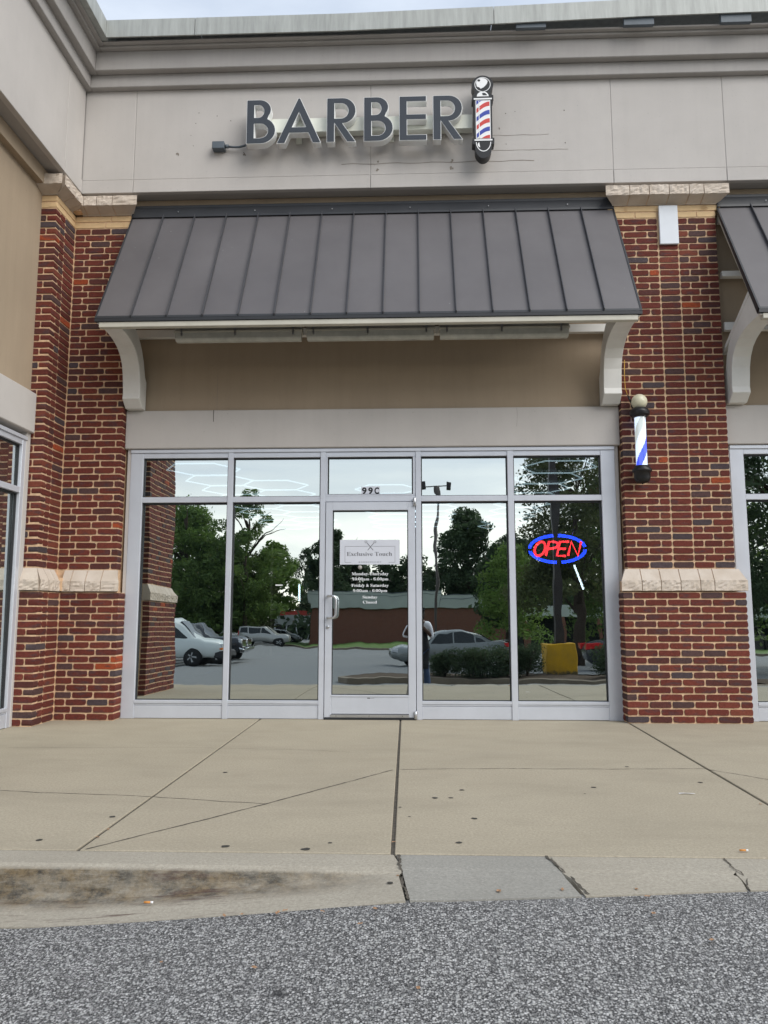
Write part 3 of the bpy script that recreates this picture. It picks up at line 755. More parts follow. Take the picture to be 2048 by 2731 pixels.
def gasket(parent, x0, x1, z0, z1):
    g = .011; b = MB()
    for a in ((x0, x0 + g, z0, z1), (x1 - g, x1, z0, z1), (x0 + g, x1 - g, z0, z0 + g * .7), (x0 + g, x1 - g, z1 - g * 1.3, z1)): b.box(a[0], a[1], .030, .052, a[2], a[3])
    b.obj('gasket', M['alu_dark'], parent)
def bay(parent, xl, xr, jl, jr, mull, door=None):
    """xl..xr outer; jl/jr jamb widths; mull = list of (x0,x1); door = index of the opening with the door"""
    H_ = 2.715
    member(parent, xl, xl + jl, 0, H_); member(parent, xr - jr, xr, 0, H_)
    b = MB(); b.box(xl + .02, xl + jl - .035, -.004, .0, 0, H_); 
    b = MB(); b.box(xl - .0, xr, -.012, .1, H_, 2.752); b.obj('head_receptor', M['alu'], parent, .003)
    edges = [xl + jl] + [e for m in mull for e in m] + [xr - jr]
    for m in mull: member(parent, m[0], m[1], 0, H_, -.006)
    for i in range(0, len(edges), 2):
        a, c = edges[i], edges[i + 1]
        member(parent, a, c, 2.662, H_, .003)
        member(parent, a, c, 2.192, 2.250, .003)
        if i // 2 == door:
            member(parent, a, c, 2.250, 2.268, .003); member(parent, a, a + .018, 2.268, 2.662, .003); member(parent, c - .028, c, 2.268, 2.662, .003)
            pane(parent, a + .018, c - .028, 2.268, 2.662); gasket(parent, a + .018, c - .028, 2.268, 2.662)
        else:
            pane(parent, a, c, 2.25, 2.662); gasket(parent, a, c, 2.25, 2.662)
            pane(parent, a, c, .182, 2.192); gasket(parent, a, c, .182, 2.192)
            member(parent, a, c, .150, .182, -.004); member(parent, a, c, .132, .150, .004)
            member(parent, a, c, .004, .129, .004, .10, 'base_panel')
sf = thing('storefront_window', 'silver framed glass storefront of five bays between the brick piers', 'storefront')
MULL = [(-1.931, -1.876), (-.963, -.908), (.022, .078), (.966, 1.028)]
bay(sf, -2.962, 2.062, .133, .142, MULL, 2)
# door leaf
door = thing('glass_door', 'silver framed glass entrance door with a curved pull handle', 'door', (0, 0, 0))
dx0, dx1 = -.902, .016
for a in ((dx0, -.832, .02, 2.186), (-.058, dx1, .02, 2.186)): member(door, *a, -.012, .045, 'stile')
member(door, -.832, -.058, 2.100, 2.186, -.012, .045, 'rail'); member(door, -.832, -.058, .056, .240, -.012, .045, 'rail')
member(door, -.832, -.058, .222, .240, -.018, -.012, 'glazing_stop'); member(door, -.838, -.052, .020, .052, -.024, .03, 'door_sweep', 'steel')
member(door, dx0, dx1, 0, .016, -.03, .12, 'threshold', 'alu_dark')
pane(door, -.832, -.058, .24, 2.10, .018); b = MB()
for a in ((-.832, -.824, .24, 2.10), (-.066, -.058, .24, 2.10), (-.824, -.066, .24, .247), (-.824, -.066, 2.09, 2.10)): b.box(a[0], a[1], .004, .02, a[2], a[3])
b.obj('gasket', M['alu_dark'], door)
b = MB(); pts = [(-.872, -.012, 1.222), (-.872, -.045, 1.222), (-.868, -.066, 1.222), (-.815, -.078, 1.221), (-.795, -.08, 1.212), (-.785, -.08, 1.19), (-.784, -.08, 1.113), (-.785, -.08, 1.035), (-.795, -.08, 1.013), (-.815, -.078, 1.004), (-.868, -.066, 1.003), (-.872, -.045, 1.003), (-.872, -.012, 1.003)]
b.tube(pts, .0125, 10); b.obj('handle', M['steel'], door)
b = MB(); b.lathe([(.017, -.012), (.017, -.020), (.012, -.024), (.005, -.024)], (-.872, 0, .912), 16, 'y'); b.obj('lock', M['steel'], door)
for z0, z1 in ((2.14, 2.225), (.01, .085)):
    b = MB(); b.lathe([(.014, z0), (.014, z1)], (.012, -.03, 0), 12); b.box(-.005, .03, -.03, .0, z0 + .005, z1 - .005); b.obj('pivot', M['steel'], door, .002)
b = MB(); b.box(-.47, -.44, -.013, -.0125, .205, .215); b.box(-.435, -.40, -.013, -.0125, .209, .212); b.obj('maker_plate', M['textgrey'], door)
for x in (-.78, -.45, -.12):
    b = MB(); b.lathe([(.004, -.026), (.004, -.024)], (x, 0, .038), 8, 'y'); b.obj('screw', M['alu_dark'], door)

# door lettering and vinyl panel
gy = .014
dec = thing('door_sign', 'silver barbershop name panel with scissors stuck on the door glass', 'sign')
b = MB(); b.box(-.756, -.144, gy - .001, gy + .001, 1.544, 1.797); b.obj('panel', M['decal'], dec)
b = MB(); y_ = gy - .0022
def bar(x0, z0, x1, z1, w, bb=None):
    bb = bb or b; d = Vector((x1 - x0, 0, z1 - z0)); n = Vector((-d.z, 0, d.x)).normalized() * w / 2
    bb.add([(x0 + n.x, y_, z0 + n.z), (x1 + n.x, y_, z1 + n.z), (x1 - n.x, y_, z1 - n.z), (x0 - n.x, y_, z0 - n.z)], [(0, 1, 2, 3)])
for a in ((-.704, 1.566, -.704, 1.730), (-.192, 1.566, -.192, 1.730), (-.704, 1.730, -.46, 1.730), (-.424, 1.730, -.192, 1.730), (-.704, 1.566, -.64, 1.566), (-.256, 1.566, -.192, 1.566)): bar(*a, .0025)
b.obj('border_line', M['textgrey'], dec)
b = MB()
for s_ in (-1, 1):
    bar(-.443 + s_ * .035, 1.765, -.443 - s_ * .028, 1.690, .0065)
    for k in range(14):
        a0, a1 = 2 * PI * k / 14, 2 * PI * (k + 1) / 14; c_ = (-.443 + s_ * .046, 1.776)
        bar(c_[0] + .011 * math.cos(a0), c_[1] + .011 * math.sin(a0), c_[0] + .011 * math.cos(a1), c_[1] + .011 * math.sin(a1), .004)
b.obj('scissors_emblem', M['textgrey'], dec)
text('lettering', serif('Exclusive Touch'), M['textgrey'], dec, -.686, -.221, 1.632, .040, y_, offset=-.005)
text('lettering', 'BARBERSHOP', M['textgrey'], dec, -.562, -.333, 1.563, .011, y_, spacing=1.5)
hrs = thing('opening_hours', 'white opening hours lettering on the door glass', 'lettering')
for s_, x0, x1, z, h in (('Monday-Thursday', -.634, -.258, 1.435, .029), ('10:00am - 6:00pm', -.630, -.260, 1.383, .028), ('Friday & Saturday', -.636, -.258, 1.317, .029), ('9:00am - 6:00pm', -.620, -.272, 1.265, .028), ('Sunday', -.522, -.372, 1.199, .028), ('Closed', -.518, -.376, 1.148, .028)):
    text('lettering', serif(s_), M['text'], hrs, x0, x1, z, h, gy - .001)
num = thing('unit_number', 'unit number 99C in black on silver squares above the door', 'sign')
for i, ch in enumerate('99C'):
    xa = -.541 + i * .0645
    b = MB(); b.box(xa, xa + .0635, .034, .036, 2.270, 2.354); b.obj('number_tile', M['decal'], num)
    text('numeral', ch, M['black'], num, xa + .008, xa + .056, 2.279, .066, .0335, offset=.04)
# small stickers and marks on the glass
st = MB(); st.box(-1.42, -1.348, .042, .043, 1.330, 1.342); o = st.obj('sticker', M['text']); tag(o, 'small white label strip on the second window pane', 'sticker')
st = MB(); st.lathe([(.022, 0), (.022, .001)], (-.55, .012, 1.515), 8, 'y'); o = st.obj('residue_spot', M['cornice']); tag(o, 'grey adhesive spot on the door glass under the name panel', 'spot')
for (x0, z0, x1, z1, lb) in ((-1.182, 1.345, -1.180, 1.175, 'short upright white lit tube seen in the second pane'), (1.638, 1.540, 1.725, 1.290, 'slanted bright lit tube just below the open sign')):
    s0 = MB(); s0.tube([(x0, .10, z0), (x1, .10, z1)], .010, 8); o = s0.obj('led_tube', M['ledtube']); tag(o, lb, 'light')

# ---- neighbouring bay on the right, and the wing window
sf2 = thing('storefront_window', 'silver framed glass storefront beyond the right brick pier', 'storefront')
bay(sf2, 3.225, 8.42, .14, .14, [(4.33, 4.385), (5.30, 5.355), (6.28, 6.335), (7.26, 7.315)])
wsf = thing('storefront_window', 'silver framed window in the left wing wall beside the corner pier', 'storefront', (-3.758, -2.40, 0), PI / 2)
bay(wsf, .0, 1.755, .06, .075, [(.86, .915)])

# ---- hexagon LED ceiling lights
hexp = []
def hexcell(cx, cy, s_, z=2.985):
    a = [(cx + s_ * math.cos(k * PI / 3), cy + s_ * math.sin(k * PI / 3)) for k in range(6)]
    return [(a[k], a[(k + 1) % 6]) for k in range(6)]
def hexgrid(name, label, cells):
    seen = set(); b = MB(); s_ = .50
    for (cx, cy) in cells:
        for p, q in hexcell(cx, cy, s_):
            k = tuple(sorted(((round(p[0], 2), round(p[1], 2)), (round(q[0], 2), round(q[1], 2)))))
            if k in seen: continue
            seen.add(k); b.tube([(*p, 2.985), (*q, 2.985)], .010, 5)
    tag(b.obj(name, M['hexled']), label, 'ceiling light')
P_ = .90
hexgrid('hexagon_ceiling_light', 'glowing hexagon ceiling lights behind the left window panes', [(-2.85, 2.40 + P_ * i) for i in range(9)] + [(-2.1, 3.3 + P_ / 2 + P_ * i) for i in range(7)])
hexgrid('hexagon_ceiling_light', 'glowing hexagon ceiling lights behind the door and middle pane', [(-.42, 4.2 + P_ * i) for i in range(7)] + [(.33, 5.1 + P_ / 2 + P_ * i) for i in range(5)])
hexgrid('hexagon_ceiling_light', 'glowing hexagon ceiling lights behind the right window panes', [(1.94, 2.40 + P_ * i) for i in range(9)])

# ---- OPEN sign
op = thing('open_sign', 'oval OPEN sign with red letters and a blue ring inside the right pane', 'sign')
cxo, czo, A_, B_ = 1.470, 1.703, .292, .145
y0 = .085
b = MB()
for k in range(4):
    a0 = math.radians([8, 98, 188, 278][k]); a1 = a0 + math.radians(80)
    b.tube([(cxo + A_ * math.cos(a0 + (a1 - a0) * i / 14), y0, czo + B_ * math.sin(a0 + (a1 - a0) * i / 14)) for i in range(15)], .0085, 8)
    b.tube([(cxo + (A_ - .02) * math.cos(a0 + (a1 - a0) * i / 14), y0, czo + (B_ - .017) * math.sin(a0 + (a1 - a0) * i / 14)) for i in range(15)], .0065, 8)
b.obj('ring_tube', M['neon_blue'], op)
def ell(cx, cz, rx, rz, n=20, sh=.0): return [(cx + rx * math.cos(2 * PI * i / n) + sh * rz * math.sin(2 * PI * i / n), cz + rz * math.sin(2 * PI * i / n)) for i in range(n)]
def slanted(pts, x, z, h, sh=.25): return [(x + p[0] + sh * p[1] * h, y0 - .006, z + p[1] * h) for p in pts]
hL = .145; zb = 1.632
glyphs = {'O': ([(.052 + .052 * math.cos(a), .5 + .5 * math.sin(a)) for a in [2 * PI * i / 18 for i in range(18)]], True),
          'P': ([(0, 0), (0, 1), (.05, 1), (.085, .93), (.098, .78), (.085, .6), (.05, .52), (.006, .5)], False),
          'E1': ([(.09, 1), (0, 1), (0, 0), (.09, 0)], False), 'E2': ([(0, .5), (.075, .5)], False),
          'N': ([(0, 0), (0, 1), (.1, 0), (.1, 1)], False)}
for ch, x in (('O', 1.222), ('P', 1.350), ('E1', 1.462), ('E2', 1.462), ('N', 1.576)):
    pts, cl = glyphs[ch]; b = MB(); b.tube(slanted(pts, x, zb, hL), .0125, 8, closed=cl); b.obj('letter', M['neon_red'], op)
b = MB(); b.box(1.375, 1.405, y0 + .012, y0 + .022, 1.60, 1.82); b.box(1.56, 1.59, y0 + .012, y0 + .022, 1.60, 1.82); b.box(1.36, 1.60, y0 + .022, y0 + .03, 1.76, 1.785); b.box(1.34, 1.60, y0 + .022, y0 + .03, 1.62, 1.645)
b.obj('mounting_frame', M['black'], op)
b = MB(); b.tube([(1.62, y0 + .02, 1.80), (1.66, y0 + .02, 2.0), (1.66, y0 + .02, 2.19)], .002, 5); b.obj('chain', M['steel'], op)

# ---- white folding chair behind the right glass
ch = thing('folding_chair', 'white folding chair behind the glass right of the pier', 'chair', (3.56, .55, 0))
b = MB()
for s_ in (-.2, .2): b.tube([(s_, -.18, .0), (s_ * .98, .0, .45), (s_ * .95, .10, .80), (s_ * .6, .12, .90), (0, .125, .92)], .012, 7)
b.obj('back_frame', M['white'], ch)
b = MB()
for s_ in (-.17, .17): b.tube([(s_, .25, .0), (s_, .02, .42), (s_, -.12, .45)], .011, 7)
b.tube([(-.17, .22, .06), (.17, .22, .06)], .008, 6); b.obj('leg_frame', M['white'], ch)
b = MB(); b.box(-.19, .19, -.22, .17, .435, .455); b.obj('seat', M['white'], ch, .008)
b = MB(); b.box(-.17, .17, .085, .10, .66, .82); b.obj('backrest', M['white'], ch, .006)

# ================================================================== AWNING
def awning(x0, x1, label):
    w = x1 - x0; a = thing('metal_awning', label, 'awning', (x0, 0, 0))
    yt, zt, yb, zb = -.10, 5.285, -.935, 3.832
    n = 15; pw = w / n; ln = math.hypot(yb - yt, zb - zt); dy, dz = (yb - yt) / ln, (zb - zt) / ln; ny, nz = dz, -dy   # outward normal
    ny, nz = -abs(dz), abs(dy)
    def P(t, h): return (yt + dy * t + ny * h, zt + dz * t + nz * h)
    pan = None
    for i in range(n):
        if pan is None:
            b = MB(); g = .002
            q = [P(0, 0), P(ln, 0), P(ln, .006), P(0, .006)]; b.prism(q, 'x', g, pw - g); pan = b.mesh('panel', M['roof'])
            b = MB(); q = [P(.0, .006), P(ln + .004, .006), P(ln + .004, .038), P(.0, .038)]; b.prism(q, 'x', -.004, .004); sm_ = b.mesh('seam', M['seam'])
        link('panel', pan, a, (i * pw, 0, 0))
        if i: link('seam', sm_, a, (i * pw, 0, 0))
    for xx in (0, w):
        b = MB(); b.prism([P(-.01, -.02), P(ln + .01, -.045), P(ln + .01, .012), P(-.01, .012)], 'x', xx - .008, xx + .008); b.obj('rake_trim', M['roof_dark'], a)
    b = MB(); b.prism([P(ln - .004, -.03), P(ln + .006, -.03), P(ln + .01, .010), P(ln - .02, .012)], 'x', -.008, w + .008); b.box(-.008, w + .008, yb - .012, yb + .03, zb - .034, zb + .002); b.obj('drip_edge', M['roof_dark'], a)
    b = MB(); b.prism([(-.02, 5.278), (-.135, 5.270), (-.132, 5.292), (-.09, 5.395), (-.02, 5.395)], 'x', -.004, w + .004); b.obj('head_flashing', M['roof_dark'], a)
    b = MB(); b.box(-.0, w, -.085, -.03, 5.396, 5.43); b.obj('head_flashing', M['roof_dark'], a, .004)
    for k in range(6):
        b = MB(); b.lathe([(.006, 0), (.006, .006)], (.5 + k * .83, -.135, 5.33), 6, 'y'); b.obj('screw', M['steel'], a)
    # structure below
    b = MB(); b.box(.03, w - .03, yb + .0, yb + .06, zb - .088, zb - .036); b.obj('front_beam', M['cream'], a, .004)
    for xx in (.012, w - .06):
        b = MB(); b.prism([P(.05, -.025), P(ln - .03, -.03), P(ln - .05, -.075), P(.05, -.075)], 'x', xx, xx + .048); b.obj('side_rail', M['cream'], a, .003)
    b = MB(); b.box(.02, w - .02, -.10, -.03, 4.52, 4.58); b.box(.02, w - .02, -.09, -.03, 3.945, 4.03); b.box(.02, w - .02, -.10, -.03, 5.12, 5.2); b.obj('wall_rail', M['white'], a, .003)
    b = MB()
    for k in range(1, 5): xx = w * k / 5; b.prism([P(.05, -.03), P(ln - .05, -.03), P(ln - .05, -.07), P(.05, -.07)], 'x', xx - .02, xx + .02); b.box(xx - .02, xx + .02, -.09, -.04, 4.03, 4.52)
    b.box(.05, w - .05, -.50, -.46, 4.50, 4.54)
    b.obj('rafter', M['boxgrey'], a)
    b = MB(); b.box(.02, w - .02, -.64, -.56, 3.885, 3.93); b.obj('light_rail', M['cream'], a)
    # curved brackets
    arc = [(-.215, 3.249), (-.205, 3.31), (-.214, 3.375), (-.232, 3.50), (-.268, 3.60), (-.335, 3.68), (-.42, 3.73), (-.53, 3.765), (-.66, 3.785), (-.80, 3.79), (-.925, 3.765)]
    arc[-1] = (-.93, 3.782)
    back = [(-.845, 3.90), (-.735, 4.055), (-.60, 4.02), (-.42, 3.94), (-.28, 3.86), (-.19, 3.77), (-.12, 3.66), (-.07, 3.52), (-.02, 3.47)]
    poly = [(-.02, 3.167), (-.115, 3.167)] + arc + back
    for xx in (.010, w - .190):
        b = MB(); b.prism(poly, 'x', xx, xx + .18); o = b.obj('bracket', M['white'], a, .004)
        b = MB(); b.prism([(-.03, 3.70), (-.03, 3.74), (-.70, 4.10), (-.72, 4.06)], 'x', xx - .004 if xx < 1 else xx + .144, xx + .036 if xx < 1 else xx + .184); b.obj('brace', M['white'], a)
    return a
aw1 = awning(-3.012, 2.118, 'dark standing seam metal awning over the storefront with the door')
aw2 = awning(3.195, 8.325, 'dark standing seam metal awning beyond the right brick pier')
def batten(x, label):
    t = thing('tube_light', label, 'light fixture', (x, -.60, 3.69), 0, 'tube lights under the awning')
    b = MB(); b.box(0, 1.262, -.03, .055, .105, .185); b.obj('housing', M['cream'], t, .006)
    b = MB(); q = [(-.055, .10), (-.048, .035), (-.025, .012), (.03, .012), (.055, .035), (.062, .10)]; b.prism(q, 'x', .01, 1.252); b.obj('lens', M['lens'], t, .006)
    b = MB(); b.box(0, 1.262, -.06, .066, .095, .112); b.obj('rim', M['cream'], t)
    for k in (.07, .6, 1.17):
        b = MB(); b.box(k, k + .014, -.066, -.056, .06, .135); b.obj('clip', M['steel'], t)
    return t
batten(-2.345, 'leftmost tube light fixture under the awning'); batten(-1.045, 'middle tube light fixture under the awning'); batten(.255, 'rightmost tube light fixture under the awning')

# ================================================================== BARBER SIGN
def arcpts(cx, cz, rx, rz, a0, a1, n=14): return [(cx + rx * math.cos(math.radians(a0 + (a1 - a0) * i / n)), cz + rz * math.sin(math.radians(a0 + (a1 - a0) * i / n))) for i in range(n + 1)]
Hs = .497; stx = .084
def glB():
    u = Hs; so = [(0, 0)] + [(.135, 0)] + arcpts(.150, .148, .158, .148, -90, 62) + arcpts(.135, .382, .125, .115, -35, 90) + [(0, u)]
    h1 = [(stx, .066)] + arcpts(.145, .145, .080, .079, -90, 90) + [(stx, .224)]
    h2 = [(stx, .296)] + arcpts(.125, .366, .056, .068, -90, 90) + [(stx, .434)]
    return [so, h1, h2]
def glA():
    u = Hs; W_ = .468
    return [[(0, 0), (.088, 0), (.136, .114), (W_ - .136, .114), (W_ - .088, 0), (W_, 0), (W_ / 2 + .012, u + .01), (W_ / 2 - .012, u + .01)], [(.165, .182), (W_ - .165, .182), (W_ / 2, .342)]]
def glR():
    u = Hs
    so = [(0, 0), (stx, 0), (stx, .205), (.215, 0), (.308, 0), (.168, .208)] + arcpts(.165, .352, .142, .145, -78, 90) + [(0, u)]
    return [so, [(stx, .266)] + arcpts(.150, .350, .075, .083, -90, 90) + [(stx, .434)]]
def glE():
    u = Hs; w = .288
    return [[(0, 0), (w, 0), (w, .064), (stx, .064), (stx, .232), (w - .004, .232), (w - .004, .294), (stx, .294), (stx, u - .062), (w - .002, u - .062), (w - .002, u), (0, u)]]
FY = -.405
sign = thing('barber_letter_sign', 'charcoal BARBER letters with white edges on a raceway across the fascia', 'sign')
zL = 5.918
SH = Matrix(((1, 0, 0, 0), (0, 1, 0, 0), (.004, 0, 1, 0), (0, 0, 0, 1)))
for g, x, dz in ((glB, -1.733, 0), (glA, -1.413, -.002), (glR, -.888, 0), (glB, -.500, 0), (glE, -.130, 0), (glR, .222, 0)):
    zz = zL + dz
    o = flat('letter', g(), .046, M['sign_white'], sign); o.location = (x, FY + .047, zz)
    f = flat('letter_face', g(), .0015, M['sign_face'], o, -.0055); f.location = (0, -.0485, 0)
b = MB(); b.box(-1.50, .640, -.305, -.213, 6.105, 6.262); b.obj('raceway', M['race'], sign, .003)
for x in (-1.235, -.25, .45):
    b = MB(); b.box(x, x + .06, -.216, -.206, 6.03, 6.31); b.lathe([(.006, -.222), (.006, -.214)], (x + .03, 0, 6.05), 8, 'y'); b.obj('mounting_clip', M['race'], sign)
jb = thing('junction_box', 'small grey junction box on the fascia left of the BARBER letters', 'electrical box')
b = MB(); b.box(-2.125, -1.995, -.29, -.205, 5.955, 6.035); b.obj('box', M['boxgrey'], jb, .004)
b = MB(); b.tube([(-1.995, -.25, 5.995), (-1.955, -.25, 5.995)], .021, 10); b.tube([(-1.955, -.25, 5.992), (-1.90, -.25, 5.985), (-1.84, -.25, 5.985), (-1.78, -.25, 6.00), (-1.72, -.26, 6.03), (-1.62, -.27, 6.05)], .012, 8); b.obj('conduit', M['boxgrey'], jb)

# barber pole sign (flat illustrated cabinet)
ps = thing('barber_pole_sign', 'flat barber pole sign with black outline right of the BARBER letters', 'sign', (.741, -.405, 5.70))
k_ = 1.0
sil = arcpts(0, .115, .085, .115, 180, 360, 14) + [(.085, .155), (.112, .16), (.112, .222), (.094, .226), (.094, .645), (.110, .65), (.110, .70), (.080, .712)] + arcpts(0, .822, .112, .103, -40, 220, 22) + [(-.080, .712), (-.110, .70), (-.110, .65), (-.094, .645), (-.094, .226), (-.112, .222), (-.112, .16), (-.085, .155)]
o = flat('cabinet', [sil], .055, M['black'], ps); o.location = (0, .05, 0)
def lay(name, pts, mat, lv): o = flat(name, pts, .0006, M[mat], ps); o.location = (0, -.0062 - .0015 * lv, 0); return o
lay('ball_ring', [ell(0, .822, .083, .083, 32), ell(0, .822, .077, .077, 32)], 'vwhite', 0)
lay('ball_highlight', [arcpts(-.005, .84, .062, .055, 20, 200, 16) + [(-.060, .80), (-.035, .79), (-.02, .775), (.01, .79), (.03, .81), (.045, .83)]], 'vwhite', 0)
lay('ball_shine', [ell(-.038, .868, .015, .012, 12)], 'black', 1)
lay('neck', [arcpts(0, .688, .062, .055, 0, 180, 14)], 'vwhite', 0)
lay('neck_shine', [arcpts(.01, .692, .035, .034, 10, 120, 8) + [(.0, .70)]], 'black', 1)
lay('band', [[(-.094, .652), (.094, .652), (.094, .668), (-.094, .668)]], 'vwhite', 1)
lay('band', [[(-.092, .192), (.092, .192), (.092, .208), (-.092, .208)]], 'vwhite', 1)
bx, bz0, bz1 = .076, .214, .644
lay('body', [[(-bx, bz0), (bx, bz0), (bx, bz1), (-bx, bz1)]], 'vwhite', 0)
def clipz(pts):
    return [(x, max(bz0 + .004, min(bz1 - .004, z))) for x, z in pts]
for i, c in enumerate(['red', 'blue'] * 4):
    z = .128 + i * .093; n = 8; w_ = .047
    low = [(-bx + .008 + (2 * bx - .016) * k / n, z + .080 * math.sin(PI / 2 * k / n)) for k in range(n + 1)]
    hi = [(x, zz + w_) for x, zz in low][::-1]
    pts = clipz(low + hi)
    if max(p[1] for p in pts) - min(p[1] for p in pts) < .02 or z > bz1 - .01: continue
    lay('stripe', [pts], c, 1)
lay('glint', [[(-.045, .222), (-.038, .222), (-.038, .635), (-.045, .635)]], 'vwhite', 2)
lay('glint', [[(-.070, .56), (-.03, .56), (-.03, .566), (-.07, .566)]], 'vwhite', 2)
lay('lower_ring', [arcpts(0, .178, .078, .105, 180, 360, 18) + arcpts(0, .178, .070, .096, 360, 180, 18)], 'vwhite', 0)
lay('lower_shine', [arcpts(-.03, .15, .03, .03, 120, 260, 8)], 'vwhite', 0)

# ---- real barber pole on the pier
bp = thing('barber_pole', 'wall mounted barber pole with white globe and blue stripe on the pier', 'barber pole', (2.268, -.235, 0))
b = MB(); b.lathe([(.001, 3.232)] + [(.079 * math.sin(a), 3.153 + .079 * math.cos(a)) for a in [PI * i / 16 for i in range(1, 15)]] + [(.03, 3.075)], n=28); b.obj('globe', M['globe'], bp)
b = MB(); b.lathe([(.05, 3.090), (.072, 3.085), (.096, 3.055), (.098, 3.038), (.094, 3.03), (.096, 3.02), (.090, 3.012), (.075, 3.008), (.072, 2.998), (.073, 2.992), (.060, 2.990)], n=32); b.obj('top_cap', M['black'], bp)
b = MB(); b.lathe([(.060, 2.500), (.072, 2.500), (.076, 2.486), (.092, 2.470), (.096, 2.445), (.090, 2.438), (.080, 2.436), (.079, 2.38), (.068, 2.345), (.045, 2.330), (.008, 2.326), (.008, 2.318), (.002, 2.316)], n=32); b.obj('bottom_cap', M['black'], bp)
b = MB(); b.lathe([(.069, 2.50), (.069, 2.992)], n=32, cap=False); b.obj('clear_tube', M['clear'], bp)
def stripecyl():
    b = MB(); n = 48; rows = 60; z0, z1 = 2.50, 2.992; r = .053; vs = []; fs = []; ms = []
    for j in range(rows + 1):
        for i in range(n): a = 2 * PI * i / n; vs.append((r * math.cos(a), r * math.sin(a), z0 + (z1 - z0) * j / rows))
    for j in range(rows):
        for i in range(n):
            a = (i + .5) / n; z = (j + .5) / rows
            ph = (a + z * -1.28 * 1.0 + .10) % 1.0
            ph = (a - (z * .492) / .66 + .527) % 1.0
            fs.append((j * n + i, j * n + (i + 1) % n, (j + 1) * n + (i + 1) % n, (j + 1) * n + i)); ms.append(1 if ph < .23 else (2 if .5 < ph < .72 else 0))
    b.add(vs, fs, 0, True); b.m = ms; return b
stripecyl().obj('striped_cylinder', [M['lit_white'], M['lit_blue'], M['lit_grey']], bp)
b = MB(); b.box(-.02, .02, .06, .115, 3.0, 3.05); b.box(-.02, .02, .06, .115, 2.42, 2.47); b.obj('wall_mount', M['black'], bp)
wire = MB(); wire.tube([(2.165, -.14, 3.62), (2.158, -.14, 3.45), (2.162, -.14, 3.32), (2.18, -.145, 3.25)], .004, 5); o = wire.obj('yellow_cable', M['yellow_wire']); tag(o, 'thin yellow cable running down beside the awning bracket', 'cable')
wire = MB(); wire.tube([(2.18, -.15, 3.25), (2.20, -.16, 3.19), (2.21, -.17, 3.12), (2.235, -.2, 3.06)], .0055, 6); wire.tube([(2.185, -.15, 3.24), (2.205, -.16, 3.17)], .010, 6); o = wire.obj('black_cable', M['black']); tag(o, 'short black cable joining the barber pole to the yellow cable', 'cable')

# ================================================================== SMALL LITTER
rl = random.Random(77)
M['leaf'] = plain('dry_leaf', (.34, .20, .11), .8, 0, .3, 60)
M['gum'] = plain('old_gum', (.045, .042, .036), .8, 0, .2, 60)
for (x, y, r) in [(-1.26, -2.649, 0.022), (-1.572, -3.805, 0.024), (-1.75, -4.235, 0.022), (-0.861, -4.302, 0.028), (-0.491, -4.334, 0.03), (-0.392, -4.231, 0.014), (0.202, -4.203, 0.022), (0.115, -3.323, 0.024), (0.205, -3.32, 0.02), (0.282, -3.115, 0.022), (0.305, -3.772, 0.022), (1.084, -3.013, 0.022), (1.46, -2.353, 0.02), (1.783, -2.848, 0.022), (0.995, -3.186, 0.008), (-0.081, -3.55, 0.012), (-0.029, -3.747, 0.01)]:
    n = 9; b = MB(); b.add([(x + r * .8 * math.cos(2 * PI * i / n) * rl.uniform(.7, 1.1), y + r * .75 * math.sin(2 * PI * i / n) * rl.uniform(.7, 1.1), .002) for i in range(n)], [tuple(range(n))]); b.obj('gum_spot', M['gum'], walk)
for (x, y, r) in [(0.512, -4.6, 0.02), (-0.1, -4.723, 0.018)]:
    n = 9; b = MB(); b.add([(x + r * .8 * math.cos(2 * PI * i / n) * rl.uniform(.7, 1.1), y + r * .75 * math.sin(2 * PI * i / n) * rl.uniform(.7, 1.1), .003 - (.013 if y < -4.58 else 0)) for i in range(n)], [tuple(range(n))]); b.obj('gum_spot', M['gum'], kerb)
lm = MB(); lm.add([(-.02, 0, .002), (-.008, -.010, .006), (.010, -.009, .003), (.022, 0, .008), (.010, .009, .003), (-.008, .010, .007), (0, 0, .002)], [(0, 1, 6), (1, 2, 6), (2, 3, 6), (3, 4, 6), (4, 5, 6), (5, 0, 6)])
leaf_me = lm.mesh('fallen_leaf', M['leaf'])
for (x, y) in [(-0.712, -4.931), (-0.646, -4.929), (-0.852, -5.228), (-0.525, -5.295), (0.848, -5.007), (0.007, -5.454), (-0.195, -5.081), (0.32, -4.81), (0.567, -4.784), (0.855, -4.765), (-0.511, -4.941), (-0.486, -4.924), (0.991, -5.17), (-0.147, -4.989), (-0.341, -4.962), (-0.072, -4.643), (0.872, -4.848)]:
    o = link('fallen_leaf', leaf_me, None, (x, y, (gz(x, y) if y < edge_y(x) - .02 else -.010 - kerb_drop(x)) + .001), rl.uniform(0, 6)); s_ = rl.uniform(.45, .85); o.scale = (s_, s_, s_)
    tag(o, 'small dry orange leaf lying along the asphalt edge', 'leaf', 'dry leaves scattered along the kerb and asphalt')
for (x, y) in [(-1.51, -2.656), (-1.498, -4.053), (-1.495, -4.189), (-0.099, -4.215), (1.908, -3.415)]:
    o = link('fallen_leaf', leaf_me, None, (x, y, .003), rl.uniform(0, 6)); o.scale = (.55,) * 3; tag(o, 'tiny dry orange leaf caught in a walkway joint', 'leaf', 'dry leaves caught in the walkway joints')
